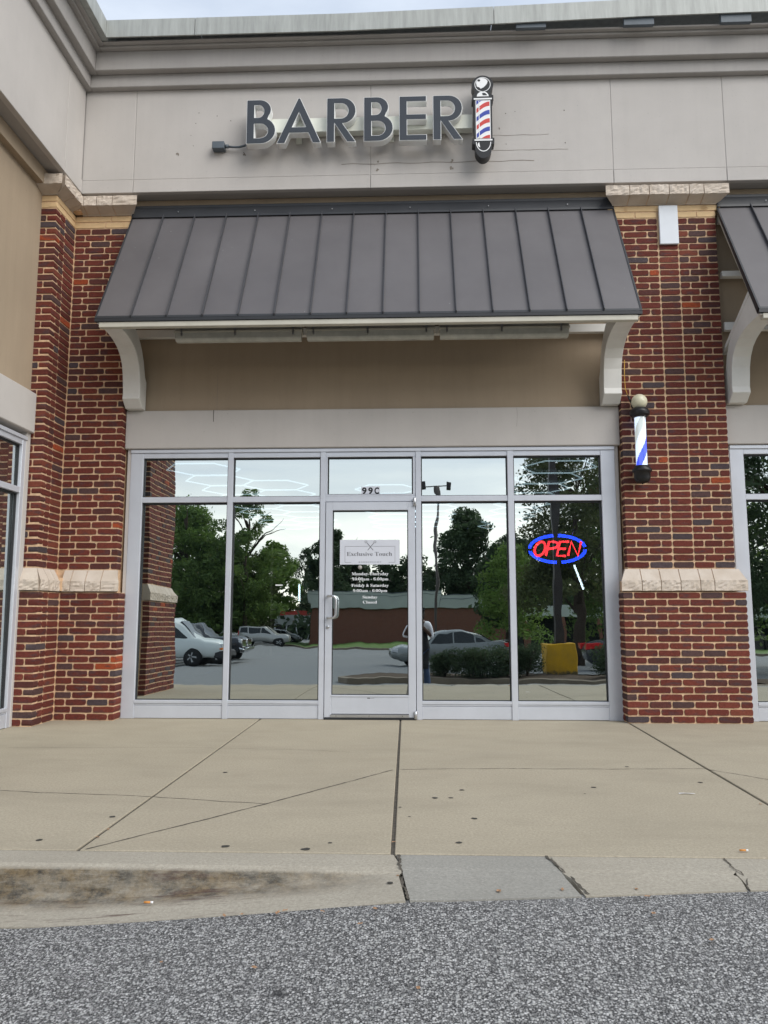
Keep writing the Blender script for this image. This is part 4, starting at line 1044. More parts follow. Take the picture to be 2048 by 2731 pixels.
for (x, y, lb, dz) in [(-1.054, -4.763, 'orange tipped cigarette butt at the asphalt edge on the left', 0), (1.453, -4.306, 'orange cigarette butt on the walkway joint at far right', 1)]:
    z = .010 if dz else gz(x, y) + .010
    c = thing('cigarette_butt', lb, 'cigarette butt', (x, y, z)); b = MB(); b.lathe([(.0042, -.018), (.0042, .008)], (0, 0, 0), 8, 'x'); b.obj('filter', M['leaf'] if False else plain('filter_orange', (.6, .25, .06), .8), c); b = MB(); b.lathe([(.0042, .008), (.0042, .018)], (0, 0, 0), 8, 'x'); b.obj('paper', M['vwhite'], c)
x, y = 1.589, -3.168; b = MB(); b.add([(x - .045, y, .002), (x - .01, y - .012, .008), (x + .05, y - .004, .003), (x + .045, y + .008, .004), (x - .02, y + .008, .006), (x - .04, y + .014, .004)], [(0, 1, 4, 5), (1, 2, 3, 4)]); tag(b.obj('paper_scrap', M['vwhite']), 'small white paper scrap on the right walkway slab', 'litter')

# ================================================================== THE PLACE ACROSS THE LOT (seen mirrored in the glass)
M['grass'] = plain('lawn_grass', (.075, .14, .022), .95, 0, .35, 3)
M['mulch'] = plain('mulch', (.10, .075, .055), .95, 0, .4, 18, .1, .6)
M['kerb_far'] = plain('old_kerb', (.20, .165, .12), .9, 0, .2, 3)
M['yellow'] = None
def yellow():
    m = Mat('worn_yellow_paint', (.55, .33, .02), .7, 0, .3); w = m.co('World')
    c = m.mix(m.rng(m.noise(3, 5, .6, w), .35, .7, 0, 1), (.66, .37, .015), (.48, .28, .03))
    g = m.n('ShaderNodeNewGeometry'); sp = m.n('ShaderNodeSeparateXYZ'); m.l(g.outputs['Position'], sp.inputs[0])
    z = m.math('ADD', sp.outputs['Z'], m.rng(m.noise(9, 4, .7, w), .2, .8, -.12, .12))
    m.color(m.mix(m.rng(z, -.36, -.27, 1, 0), c, (.10, .085, .05))); return m.m
M['yellow'] = yellow()
M['polebrown'] = plain('brown_pole_paint', (.028, .022, .020), .5, 0, .1)
M['bark'] = plain('bark', (.075, .058, .045), .95, 0, .3, 14, .1, .6)
M['fbrick'] = None
def farbrick():
    m = Mat('far_brick_wall', (.17, .06, .042), .9, 0, .2)
    g = m.n('ShaderNodeTexBrick'); m.l(m.co('Object', (1, 1, 1)), g.inputs['Vector'])
    mp_ = m.n('ShaderNodeMapping'); mp_.inputs['Rotation'].default_value = (PI / 2, 0, 0); tc_ = m.n('ShaderNodeTexCoord'); m.l(tc_.outputs['Object'], mp_.inputs[0]); m.l(mp_.outputs[0], g.inputs['Vector'])
    g.inputs['Scale'].default_value = 1; g.inputs['Brick Width'].default_value = .22; g.inputs['Row Height'].default_value = .07; g.inputs['Mortar Size'].default_value = .008
    g.inputs['Color1'].default_value = (.19, .062, .042, 1); g.inputs['Color2'].default_value = (.14, .05, .036, 1); g.inputs['Mortar'].default_value = (.22, .15, .11, 1)
    m.color(g.outputs['Color']); return m.m
M['fbrick'] = farbrick()
M['ffascia'] = plain('pale_metal_fascia', (.40, .42, .385), .7, 0, .08, .5)
M['redroof'] = plain('red_roof_band', (.50, .06, .04), .6, 0, .1)

def island():
    isl = struct(bpy.data.objects.new('planting_island', None)); COL.objects.link(isl)
    fp = [(-2.0, -13.5), (-1.75, -12.95), (-1.0, -12.72), (1.4, -12.55), (3.0, -12.0), (4.7, -11.15), (8, -9.9), (12, -9.0)]
    bp_ = [(12, -12.5), (8, -13.6), (5, -15.0), (2, -15.4), (-1.2, -15.2), (-1.9, -14.4)]
    n = len(fp + bp_); P_ = fp + bp_; c = (2.5, -13.2)
    vs = []; fs = []
    for (x, y) in P_: z = gz(x, y); vs += [(x, y, z - .1), (x, y, z + .14), (x + (c[0] - x) * .0 + (0 if x > 6 else (c[0] - x) * .03), y + (-13.6 - y) * .12, z + .155)]
    for i in range(n):
        j = (i + 1) % n
        for k in range(2): fs.append((3 * i + k, 3 * j + k, 3 * j + k + 1, 3 * i + k + 1))
    b = MB(); b.add(vs, fs); b.obj('kerb_edge', M['kerb_far'], isl)
    b = MB(); m_ = [(x + (0 if x > 6 else (c[0] - x) * .03), y + (-13.6 - y) * .12, gz(x, y) + .15) for x, y in P_]
    mid = [(x, y, z) for x, y, z in m_]
    b.add(mid + [(2.5, -13.7, gz(0, -13.7) + .21), (8, -11.8, gz(0, -11.8) + .2)], [(i, (i + 1) % n, n if mid[i][0] < 5 else n + 1) for i in range(n)] + [(5, n + 1, n)])
    b.obj('mulch_bed', M['mulch'], isl)
island()

# leaves
def leafmat(name, a, b_):
    m = Mat(name, a, .6, 0, .3); w = m.co('World')
    c = m.mix(m.rng(m.noise(1.1, 4, .6, w), .35, .65, 0, 1), a, b_); m.color(c)
    tl = m.n('ShaderNodeBsdfTranslucent'); m.l(c, tl.inputs[0]); mx_ = m.n('ShaderNodeMixShader'); mx_.inputs[0].default_value = .42
    o = m.t.nodes['Material Output']; m.l(m.b.outputs[0], mx_.inputs[1]); m.l(tl.outputs[0], mx_.inputs[2]); m.l(mx_.outputs[0], o.inputs['Surface'])
    return m.m
M['leaf_mid'] = leafmat('foliage_mid', (.075, .13, .032), (.14, .205, .05))
M['leaf_dark'] = leafmat('foliage_dark', (.038, .065, .032), (.075, .11, .05))
M['leaf_fresh'] = leafmat('foliage_fresh', (.10, .18, .036), (.17, .25, .06))  # brighter, fresher green than the mid foliage
M['leaf_olive'] = leafmat('foliage_olive', (.075, .095, .036), (.13, .145, .055))
def leafcloud(clumps, n, size, seed, flat_=.6):
    r = np.random.RandomState(seed); C_ = np.array([c[:3] for c in clumps], float); R_ = np.array([c[3:6] if len(c) > 4 else (c[3], c[3], c[3] * .8) for c in clumps], float)
    wgt = (R_.prod(1)) ** .67; idx = r.choice(len(clumps), n, p=wgt / wgt.sum())
    d = r.normal(size=(n, 3)); d /= np.linalg.norm(d, axis=1)[:, None]
    rad = r.uniform(.35, 1.0, n) ** .5 * (1 + .16 * r.normal(size=n))
    p = C_[idx] + d * R_[idx] * rad[:, None]
    a = r.normal(size=(n, 3)); a /= np.linalg.norm(a, axis=1)[:, None]; bvec = np.cross(a, r.normal(size=(n, 3))); bvec /= np.linalg.norm(bvec, axis=1)[:, None]
    s_ = size * r.uniform(.5, 1.4, n)[:, None]
    V = np.stack([p - a * s_, p - bvec * s_ * flat_, p + a * s_, p + bvec * s_ * flat_], 1).reshape(-1, 3)
    me = bpy.data.meshes.new('crown'); me.vertices.add(4 * n); me.vertices.foreach_set('co', V.ravel())
    me.loops.add(4 * n); me.loops.foreach_set('vertex_index', np.arange(4 * n)); me.polygons.add(n)
    me.polygons.foreach_set('loop_start', np.arange(n) * 4); me.polygons.foreach_set('loop_total', np.full(n, 4)); me.update(); me.validate(); return me
def tree(x, y, h, r, z0f, mat, label, n=7000, size=.2, seed=1, airy=0, group=None, shape='round'):
    g = gz(x, y); t = thing('tree', label, 'tree', (x, y, g), 0, group); rr_ = random.Random(seed)
    cl = []; base = h * z0f
    nc = 26
    for i in range(nc):
        f = (i + .5) / nc; z = base + (h - base) * f
        if shape == 'cone': w = r * (1 - f) ** .7 + .15
        else: w = r * math.sin(PI * min(1, .14 + .86 * (1 - f) ** .85 if f > .25 else .55 + f * 1.5)) ** .7 if f <= .25 else r * (1 - ((f - .25) / .75) ** 2.2) ** .5
        w = max(w, .2 * r)
        for k in range(2 if shape == 'cone' else 3):
            a = rr_.uniform(0, 2 * PI); d = w * rr_.uniform(.35, .95); q = r * rr_.uniform(.16, .34) * (.6 if airy and f > .55 else 1)
            cl.append((d * math.cos(a), d * math.sin(a), z + rr_.uniform(-.3, .3), q, q, q * .7))
    o = link('crown', leafcloud(cl, int(n * 2.1), size * .62, seed), t); o.data.materials.append(mat)
    b = MB(); tr = max(.08, h * .018)
    b.tube([(0, 0, -.1), (.05, .03, h * .25), (-.06, .05, h * .5), (.03, -.02, h * .85)], [tr * 1.25, tr, tr * .7, tr * .15], 8)
    for k in range(12):
        a = rr_.uniform(0, 2 * PI); z = h * rr_.uniform(z0f * .8, .75); l_ = r * rr_.uniform(.5, .95)
        b.tube([(0, 0, z), (l_ * .5 * math.cos(a), l_ * .5 * math.sin(a), z + l_ * .5), (l_ * math.cos(a), l_ * math.sin(a), z + l_ * rr_.uniform(.7, 1.3))], [tr * .45, tr * .25, tr * .06], 5)
    b.obj('trunk', M['bark'], t); return t
G_ = 'trees standing across the parking lot'
tree(-24.6, -76, 14.6, 5.2, .16, M['leaf_fresh'], 'broad green tree farthest left across the lot', 14000, .24, 11, group=G_)
tree(-17.6, -73.5, 15.6, 4.4, .16, M['leaf_mid'], 'tall open topped green tree behind the parked pickup', 8500, .21, 12, 1, G_)
tree(-20.8, -74, 10.6, 5.2, .12, M['leaf_mid'], 'low bushy green tree between two taller ones on the left', 14000, .23, 13, group=G_)
tree(-18.2, -79, 9.4, 3.4, .15, M['leaf_olive'], 'small olive green tree right of the tall open tree', 8000, .22, 14, group=G_)
tree(-10.3, -90, 13.4, 3.6, .1, M['leaf_dark'], 'dark evergreen rising left of the brick building', 7000, .28, 15, group=G_)
tree(-19.5, -132, 16.0, 3.2, .2, M['leaf_dark'], 'faint distant tree above the red roofed building', 3500, .3, 16, group=G_)
tree(6.8, -92, 15.6, 5.4, .15, M['leaf_dark'], 'large dark round tree rising behind the brick building', 10000, .33, 17, group=G_)
tree(0.3, -96, 10.8, 3.6, .1, M['leaf_dark'], 'dark tree left of the lamp post behind the building', 5000, .3, 18, group=G_)
tree(-4.2, -98, 9.8, 4.0, .1, M['leaf_dark'], 'low dark tree behind the middle of the building', 5000, .3, 19, group=G_)
tree(-7.6, -95, 10.9, 3.4, .1, M['leaf_dark'], 'dark tree between the evergreen and the low tree behind the building', 6000, .3, 30, group=G_)
tree(8.0, -62, 8.6, 3.0, .15, M['leaf_dark'], 'dark middle distance tree seen just left of the tall loose tree', 6000, .24, 31, group=G_)
tree(11.4, -62, 9.6, 3.2, .15, M['leaf_dark'], 'dark middle distance tree seen behind the open sign', 6500, .24, 32, group=G_)
tree(-15.8, -80, 10.8, 2.9, .32, M['leaf_fresh'], 'slim fresh green tree just right of the tall open topped tree', 8000, .21, 33, group=G_)
tree(13.0, -94, 13.2, 4.4, .1, M['leaf_dark'], 'dark tree right of the large round tree', 6000, .3, 20, group=G_)
tree(20.5, -90, 13.6, 5.0, .1, M['leaf_dark'], 'wide dark tree behind the low arcade', 6500, .3, 21, group=G_)
tree(29.5, -88, 13.0, 5.2, .1, M['leaf_dark'], 'dark tree at the far right beyond the arcade', 6500, .3, 22, group=G_)
tree(5.6, -38, 5.9, 2.3, .22, M['leaf_fresh'], 'small fresh green tree beside the grey sedan', 5500, .13, 23, group=G_)
tree(7.2, -27, 10.3, 2.9, .26, M['leaf_olive'], 'tall loose tree right behind the yellow pole base', 15000, .12, 24, group=G_)
tree(9.8, -31, 8.8, 2.9, .2, M['leaf_mid'], 'leafy green tree beside the dark parked car', 9000, .14, 25, group=G_)
tree(12.8, -20, 9.2, 3.2, .2, M['leaf_dark'], 'dark leafy tree opposite the next shop bay', 9000, .13, 26, group=G_)
tree(17.2, -26, 9.8, 3.4, .18, M['leaf_mid'], 'green tree far right opposite the next shop bay', 7000, .16, 27, group=G_)
tree(-26, -60, 11, 4.5, .15, M['leaf_mid'], 'green tree beyond the left end of the lot', 6000, .26, 28, group=G_)
tree(-23, -48, 9, 3.8, .15, M['leaf_dark'], 'darker tree at the left end of the lot', 6000, .22, 29, group=G_)
# far woods
rr = random.Random(3); cl = [(rr.uniform(-110, 120), -rr.uniform(112, 140), rr.uniform(-2, 7.8), rr.uniform(4, 7), rr.uniform(3, 5), rr.uniform(3, 6)) for _ in range(130)]
cl += [(rr.uniform(-60, -27), -rr.uniform(92, 110), rr.uniform(-2, 4.5), rr.uniform(2, 4), rr.uniform(2, 4), rr.uniform(2, 4)) for _ in range(30)]
wd = link('woodland', leafcloud(cl, 90000, .42, 55)); wd.data.materials.append(M['leaf_dark']); stuff(wd); tag(wd, 'dark distant woods along the horizon across the lot', 'woods')
def bush(x, y, w, h, label, seed, mat='leaf_dark'):
    z = gz(x, y) + .16; t = thing('bush', label, 'bush', (x, y, z), 0, 'clipped bushes on the planting island'); rr_ = random.Random(seed)
    cl = [(rr_.uniform(-.33, .33) * w, rr_.uniform(-.25, .25) * w, h * rr_.uniform(.14, .76), w * .24, w * .24, h * .22) for _ in range(20)]
    o = link('foliage', leafcloud(cl, int(9000 * w), .024, seed, .5), t); o.data.materials.append(M[mat])
    b = MB()
    for k in range(9): a = rr_.uniform(0, 6.3); b.tube([(0, 0, -.05), (w * .15 * math.cos(a), w * .15 * math.sin(a), h * .35), (w * .35 * math.cos(a), w * .3 * math.sin(a), h * .8)], [.012, .009, .003], 5)
    b.obj('stem', M['bark'], t)
bush(.82, -12.95, .85, .78, 'bush on the island just right of the person', 61); bush(1.75, -12.95, 1.45, .86, 'widest bush in the middle of the island', 62); bush(2.42, -13.1, .7, .75, 'thin bush between the widest bush and the next one', 63, 'leaf_olive'); bush(2.95, -12.9, .85, .98, 'bush left of the yellow pole base', 64); bush(4.95, -12.2, 1.0, .95, 'bush right of the yellow pole base', 65); bush(7.5, -11.5, 1.1, .9, 'bush farthest right on the island', 66)

lp = thing('light_pole', 'dark brown light pole on a yellow painted concrete base', 'light pole', (3.93, -13.8, gz(3.93, -13.8)))
b = MB(); b.prism([(-.43, -.40), (.43, -.45), (.43, .40), (-.43, .44)], 'z', 0, 1.04); b.obj('concrete_base', M['yellow'], lp, .02)
b = MB(); q = .13
b.add([(s1 * w_, s2 * w_, z) for z, w_ in ((1.04, .125), (9.6, .07)) for s1, s2 in ((-1, -1), (1, -1), (1, 1), (-1, 1))], [(0, 1, 5, 4), (1, 2, 6, 5), (2, 3, 7, 6), (3, 0, 4, 7), (0, 3, 2, 1), (4, 5, 6, 7)]); b.box(-.2, .2, -.2, .2, 1.04, 1.07); b.box(-.05, .05, .125, .135, 1.5, 1.75); b.obj('pole', M['polebrown'], lp)
for s_ in (-1, 1):
    b = MB(); b.box(min(.06 * s_, .5 * s_), max(.06 * s_, .5 * s_), -.03, .03, 9.42, 9.48); b.box(min(.5 * s_, 1.0 * s_), max(.5 * s_, 1.0 * s_), -.2, .2, 9.38, 9.58); b.obj('lamp_head', M['polebrown'], lp, .01)
M['polegrey'] = plain('grey_pole_paint', (.10, .085, .075), .6, 0, .1)
lp = thing('light_pole', 'slender twin headed parking lot light pole before the brick building', 'light pole', (1.36, -40, gz(1.36, -40)))
b = MB(); b.tube([(0, 0, 0), (0.02, 0, 10.4)], [.12, .07], 10); b.tube([(-.5, 0, 10.35), (.5, 0, 10.42)], .035, 6); b.obj('pole', M['polegrey'], lp)
for s_ in (-1, 1):
    b = MB(); q = [(.45 * s_, 10.22), (.85 * s_, 10.2), (.88 * s_, 10.62), (.5 * s_, 10.66)]; b.prism(q, 'y', -.28, .28); b.obj('lamp_head', M['polebrown'], lp, .01)

# buildings across the lot
bd = thing('brick_building', 'long red brick building with a pale fascia across the lot', 'building', (0, -77, gz(0, -77)))
H0 = -gz(0, -77) + 1.02
b = MB(); b.box(-11.3, 12.5, -12, 0, -.3, 1.72 + H0); b.obj('brick_wall', M['fbrick'], bd)
b = MB(); b.box(-11.5, 2.85, -12, .28, 1.62 + H0, 3.50 + H0); b.obj('fascia', M['ffascia'], bd, .03)
b = MB(); b.box(2.86, 12.6, -12, .20, 1.62 + H0, 2.85 + H0); b.obj('fascia', M['ffascia'], bd, .03)
b = MB(); b.box(-11.5, 2.85, .285, .31, 3.14 + H0, 3.18 + H0); b.box(2.86, 12.6, .205, .23, 2.45 + H0, 2.49 + H0); b.box(-11.55, 2.9, -.1, .33, 3.50 + H0, 3.56 + H0); b.box(2.9, 12.65, -.1, .25, 2.85 + H0, 2.9 + H0); b.obj('trim', M['boxgrey'], bd)
ar = thing('arcade_building', 'low shop arcade with a pale header and dark openings at right', 'building', (0, -56, gz(0, -56)))
H1 = -gz(0, -56) + .77
b = MB(); b.box(8.8, 30, -8, 0, .75 + H1, 1.75 + H1); b.obj('header', M['ffascia'], ar, .02)
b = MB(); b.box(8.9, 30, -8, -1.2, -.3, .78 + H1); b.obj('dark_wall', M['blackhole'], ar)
for k in range(8): b = MB(); b.box(8.9 + 2.9 * k, 9.25 + 2.9 * k, -.35, -.02, -.3, .75 + H1); b.obj('column', M['fbrick'], ar)
rb = thing('red_roofed_building', 'small pale building with a red roof band far across the lot', 'building', (-20, -122, gz(-20, -122)))
H2 = -gz(-20, -122) + 1.56
b = MB(); b.box(-3.2, 8, -6, 0, .95 + H2, 1.65 + H2); b.obj('roof_band', M['redroof'], rb); b = MB(); b.box(-3.3, 8.1, -6, .1, -.55 + H2, .95 + H2); b.obj('fascia', M['ffascia'], rb)
b = MB(); b.box(-3, 8, -6, -.8, 0, -.55 + H2); b.obj('window', M['carglass'], rb)
for k in range(7): b = MB(); b.box(-3.1 + 1.8 * k, -2.85 + 1.8 * k, -.5, -.1, 0, -.5 + H2); b.obj('column', M['vwhite'], rb)
def sheet(name, pts, mat, dz, kind=struct):
    vs = [(x, y, gz(x, y) + dz) for x, y in pts]; b = MB(); b.add(vs, [tuple(range(len(vs)))]); return kind(b.obj(name, mat))
def strip(name, A, B_, mat, dz):
    vs = []; fs = []
    for i, (a, c) in enumerate(zip(A, B_)):
        for k in range(7): t = k / 6; x = a[0] + (c[0] - a[0]) * t; y = a[1] + (c[1] - a[1]) * t; vs.append((x, y, gz(x, y) + dz))
        if i:
            for k in range(6): fs.append((7 * (i - 1) + k, 7 * i + k, 7 * i + k + 1, 7 * (i - 1) + k + 1))
    b = MB(); b.add(vs, fs); return struct(b.obj(name, mat))
A1 = [(-15, -76), (-10, -66), (-5, -56), (1, -48), (8, -45.5), (18, -44), (40, -42)]
strip('lawn', A1, [(-15, -90), (-10, -90), (-5, -90), (1, -90), (8, -90), (18, -90), (40, -90)], M['grass'], .13)
strip('far_kerb', A1, [(x + .1, y - .35) for x, y in A1], M['kerb_far'], .14)
b = MB()
for (xa, ya), (xb_, yb_) in zip(A1, A1[1:]): b.add([(xa, ya, gz(xa, ya) - .1), (xb_, yb_, gz(xb_, yb_) - .1), (xb_, yb_, gz(xb_, yb_) + .14), (xa, ya, gz(xa, ya) + .14)], [(0, 1, 2, 3)])
struct(b.obj('far_kerb_face', M['kerb_far']))

# ---- vehicles
M['tyre'] = plain('tyre_rubber', (.015, .015, .015), .85); M['rim'] = plain('alloy_rim', (.40, .41, .42), .3, .6)
def paint(n, c, met=.0): m = plain(n, c, .25, met, .02, 1, .6); return m
def vehicle(name, label, cat, loc, rz, mat, L_, Wd, wheelr, axles, st, side, ws, rw, lamps, grp=None, steps=None):
    """x forward (nose at +L/2); st = stations (x, zlow, zbelt, zroof or None)"""
    t = thing(name, label, cat, loc, rz, grp); w = Wd / 2; vs = []; fs = []
    for i, (x, zl, zb_, zr, ww) in enumerate(st):
        W2 = w * ww
        if zr is None: top = [(.92 * W2, zb_ - .02), (.84 * W2, zb_ + .015), (.55 * W2, zb_ + .035), (0, zb_ + .045)]
        else: k = (zr - zb_); top = [(.95 * W2, zb_), (W2 * (.95 - .16 * min(1, k / .5)), zb_ + k * .88), (.62 * W2, zb_ + k), (0, zb_ + k + .012)]
        half = [(0, zl), (.80 * W2, zl), (.97 * W2, zl + .10), (W2, (zl + zb_) / 2), (.985 * W2, zb_ - .09)] + top
        ring = [(x, a, z) for a, z in half] + [(x, -a, z) for a, z in half[-2:0:-1]]
        vs += ring
    n = 2 * len(half) - 2
    for i in range(len(st) - 1):
        for k in range(n): fs.append((i * n + k, i * n + (k + 1) % n, (i + 1) * n + (k + 1) % n, (i + 1) * n + k))
    fs.append(tuple(range(n))[::-1]); fs.append(tuple((len(st) - 1) * n + k for k in range(n)))
    b = MB(); b.add(vs, fs, 0, True); o = b.obj('body', mat, t)
    def hw(x, z):
        for a, c in zip(st, st[1:]):
            if a[0] <= x <= c[0] or a[0] >= x >= c[0]:
                f = (x - a[0]) / (c[0] - a[0]); ra = a[3] if a[3] else a[2] + .03; rc = c[3] if c[3] else c[2] + .03
                zb_ = a[2] + (c[2] - a[2]) * f; zr = ra + (rc - ra) * f; W2 = w * (a[4] + (c[4] - a[4]) * f); k = max(.02, zr - zb_); q = min(1, max(0, (z - zb_) / (k * .88)))
                return W2 * (.95 - .16 * min(1, k / .5) * q)
        return w * .9
    for poly in side:
        for s1 in (-1, 1):
            b = MB(); c_ = [(x, s1 * (hw(x, z) + .004), z) for x, z in poly]; c2 = [(x, y - s1 * .03, z) for x, y, z in c_]; m_ = len(poly)
            b.add(c_ + c2, [tuple(range(m_)), tuple(range(m_, 2 * m_))[::-1]] + [(i, (i + 1) % m_, m_ + (i + 1) % m_, m_ + i) for i in range(m_)]); b.obj('window', M['carglass'], t)
    for nm, (xa, za, xb_, zb2) in (('windscreen', ws), ('rear_window', rw)):
        d = Vector((xb_ - xa, 0, zb2 - za)); nrm = Vector((-d.z, 0, d.x)).normalized() * .02; nrm = nrm if nrm.z > 0 else -nrm
        wa, wb_ = w * .80, w * .66; b = MB(); A_ = [(xa, -wa, za), (xa, wa, za), (xb_, wb_, zb2), (xb_, -wb_, zb2)]
        b.add([(p[0] + nrm.x * q, p[1], p[2] + nrm.z * q) for q in (-1, 1) for p in A_], [(3, 2, 1, 0), (4, 5, 6, 7), (0, 1, 5, 4), (1, 2, 6, 5), (2, 3, 7, 6), (3, 0, 4, 7)]); b.obj(nm, M['carglass'], t)
    for x in axles:
        for s1 in (-1, 1):
            wh = link('wheel', None, t, (x, s1 * (w - .085), wheelr)); 
            b = MB(); b.lathe([(wheelr * .62, -.11), (wheelr * .93, -.11), (wheelr, -.08), (wheelr, .08), (wheelr * .93, .11), (wheelr * .62, .11)], n=28, axis='y'); b.obj('tyre', M['tyre'], wh)
            b = MB(); b.lathe([(.03, s1 * .07), (wheelr * .62, s1 * .10), (wheelr * .62, -s1 * .1)], n=24, axis='y', cap=True)
            for k in range(5): a = 2 * PI * k / 5; b.add([(math.cos(a + e) * r_ * wheelr, s1 * .112, math.sin(a + e) * r_ * wheelr) for r_, e in ((.12, -.5), (.58, -.16), (.58, .16), (.12, .5))], [(0, 1, 2, 3)])
            b.m = [1] * 0 + [0] * len(b.f); b.obj('rim', M['rim'], wh)
            b = MB(); b.lathe([(wheelr * 1.13, w * .985 - .02), (wheelr * 1.13, w + .002)], (x, 0, wheelr * 1.0), 28, 'y'); 
            if s1 < 0: b.v = [(p[0], -p[1], p[2]) for p in b.v]
            b.obj('wheel_arch', M['blackhole'], t)
    for nm, m_, (xa, xb_, ya, yb_, za, zb2) in lamps:
        for s1 in (-1, 1):
            b = MB(); b.box(xa, xb_, min(s1 * ya, s1 * yb_), max(s1 * ya, s1 * yb_), za, zb2); b.obj(nm, m_, t, .015)
    return t
M['headlamp'] = plain('headlamp_glass', (.55, .57, .6), .1, 0, .1); M['tail'] = plain('red_tail_lamp', (.55, .02, .02), .2, 0, .1); M['amber'] = plain('amber_lamp', (.7, .18, .02), .2)
M['chrome'] = plain('chrome_trim', (.65, .66, .68), .12, 1, .02); M['plastic'] = plain('bumper_plastic', (.03, .03, .032), .7)
sed_st = [(-2.42, .50, .78, None, .70), (-2.36, .36, .92, None, .88), (-2.2, .26, .98, None, .96), (-1.75, .24, 1.02, 1.04, 1), (-1.15, .22, .98, 1.34, 1), (-.5, .22, .95, 1.44, 1), (.1, .22, .93, 1.45, 1), (.55, .22, .92, 1.36, 1), (1.15, .22, .90, .97, 1), (1.7, .23, .84, None, .98), (2.15, .26, .74, None, .92), (2.36, .34, .64, None, .82), (2.42, .42, .56, None, .7)]
sed_side = [[(-.12, .97), (-.12, 1.37), (.42, 1.32), (.95, .98)], [(-1.05, 1.0), (-.98, 1.28), (-.55, 1.37), (-.18, 1.37), (-.18, .98)], [(-1.45, 1.03), (-1.1, 1.22), (-1.11, 1.02)]]
sed = dict(L_=4.84, Wd=1.84, wheelr=.33, axles=(-1.4, 1.42), st=sed_st, side=sed_side, ws=(1.2, .96, .62, 1.34), rw=(-1.78, 1.04, -1.16, 1.33))
M['grey_paint'] = paint('grey_car_paint', (.20, .215, .21), .2); M['dark_paint'] = paint('dark_car_paint', (.05, .055, .06), .3); M['silver_paint'] = paint('silver_car_paint', (.38, .38, .36), .4); M['white_paint_car'] = paint('white_van_paint', (.62, .66, .64)); M['black_paint'] = paint('black_truck_paint', (.018, .020, .026), .1)
c = vehicle('parked_car', 'grey four door sedan parked behind the planting island', 'car', (1.42, -26, gz(1.42, -26)), PI - math.radians(8), M['grey_paint'], lamps=[('headlight', M['headlamp'], (2.18, 2.36, .55, .82, .60, .72)), ('taillight', M['tail'], (-2.40, -2.18, .55, .86, .76, .92))], grp='cars parked across the lot', **sed)
b = MB(); b.box(-2.46, -2.25, -.6, .6, 1.01, 1.035); b.obj('spoiler', M['grey_paint'], c)
c = vehicle('parked_car', 'dark sedan with a red tail lamp right of the yellow pole base', 'car', (8.7, -21.5, gz(8, -21.5)), math.radians(6), M['dark_paint'], lamps=[('headlight', M['headlamp'], (2.18, 2.36, .55, .82, .60, .72)), ('taillight', M['tail'], (-2.46, -1.9, .50, .955, .76, .97))], grp='cars parked across the lot', **sed)
van_st = [(-2.8, .45, 1.20, 1.98, .96), (-2.75, .35, 1.20, 2.05, 1), (-1.5, .34, 1.20, 2.08, 1), (0, .34, 1.20, 2.08, 1), (.65, .34, 1.18, 2.04, 1), (1.0, .34, 1.16, 1.88, 1), (1.75, .34, 1.18, 1.24, 1), (2.2, .36, 1.10, None, .98), (2.62, .38, .98, None, .94), (2.74, .42, .88, None, .90), (2.78, .46, .80, None, .86)]
c = vehicle('parked_van', 'white cargo van with its nose just past the brick pier', 'van', (-10.95, -26, gz(-11, -26)), math.radians(-2), M['white_paint_car'], L_=5.6, Wd=2.0, wheelr=.37, axles=(-1.75, 1.65), st=van_st, side=[[(.15, 1.24), (.15, 1.86), (.72, 1.84), (1.35, 1.24)]], ws=(1.72, 1.24, .98, 1.90), rw=(-2.82, 1.3, -2.80, 1.9), lamps=[('headlight', M['headlamp'], (2.60, 2.80, .60, .88, .76, .92)), ('indicator', M['amber'], (2.55, 2.80, .60, .92, .66, .75)), ('taillight', M['tail'], (-2.83, -2.76, .85, .98, .9, 1.3))])
b = MB(); b.box(2.5, 2.93, -.95, .95, .36, .62); b.obj('bumper', M['plastic'], c, .04); b = MB(); b.box(2.72, 2.81, -.58, .58, .66, .92); b.obj('grille', M['plastic'], c, .02)
tr_st = [(-2.95, .55, 1.08, None, .98), (-2.9, .5, 1.12, None, 1), (-1.2, .48, 1.12, None, 1), (-1.15, .48, 1.14, 1.7, 1), (-.9, .48, 1.14, 1.90, 1), (.0, .48, 1.14, 1.94, 1), (.55, .48, 1.13, 1.88, 1), (1.15, .48, 1.14, 1.20, 1), (2.1, .5, 1.16, None, .98), (2.7, .5, 1.10, None, .95), (2.9, .52, 1.0, None, .92), (2.93, .56, .92, None, .9)]
tr_side = [[(.0, 1.2), (.0, 1.80), (.45, 1.78), (.95, 1.2)], [(-1.0, 1.2), (-.9, 1.76), (-.07, 1.8), (-.07, 1.2)]]
for (x, y, lb, mt) in ((-11.1, -29.3, 'black pickup truck with chrome grille beside the white van', 'black_paint'), (-11.6, -33.0, 'dark pickup truck farther back behind the black one', 'dark_paint')):
    c = vehicle('pickup_truck', lb, 'pickup truck', (x, y, gz(x, y)), math.radians(-3), M[mt], L_=5.9, Wd=2.0, wheelr=.42, axles=(-1.85, 1.85), st=tr_st, side=tr_side, ws=(1.12, 1.2, .58, 1.80), rw=(-1.19, 1.2, -1.12, 1.75), lamps=[('headlight', M['headlamp'], (2.78, 2.96, .68, .93, .90, 1.06)), ('taillight', M['tail'], (-2.98, -2.9, .8, .98, .8, 1.05))], grp='pickup trucks parked on the left')
    b = MB(); b.box(2.86, 2.99, -.62, .62, .78, 1.06); b.obj('grille', M['chrome'], c, .03); b = MB(); b.box(2.75, 3.12, -.98, .98, .50, .72); b.obj('bumper', M['chrome'], c, .04)
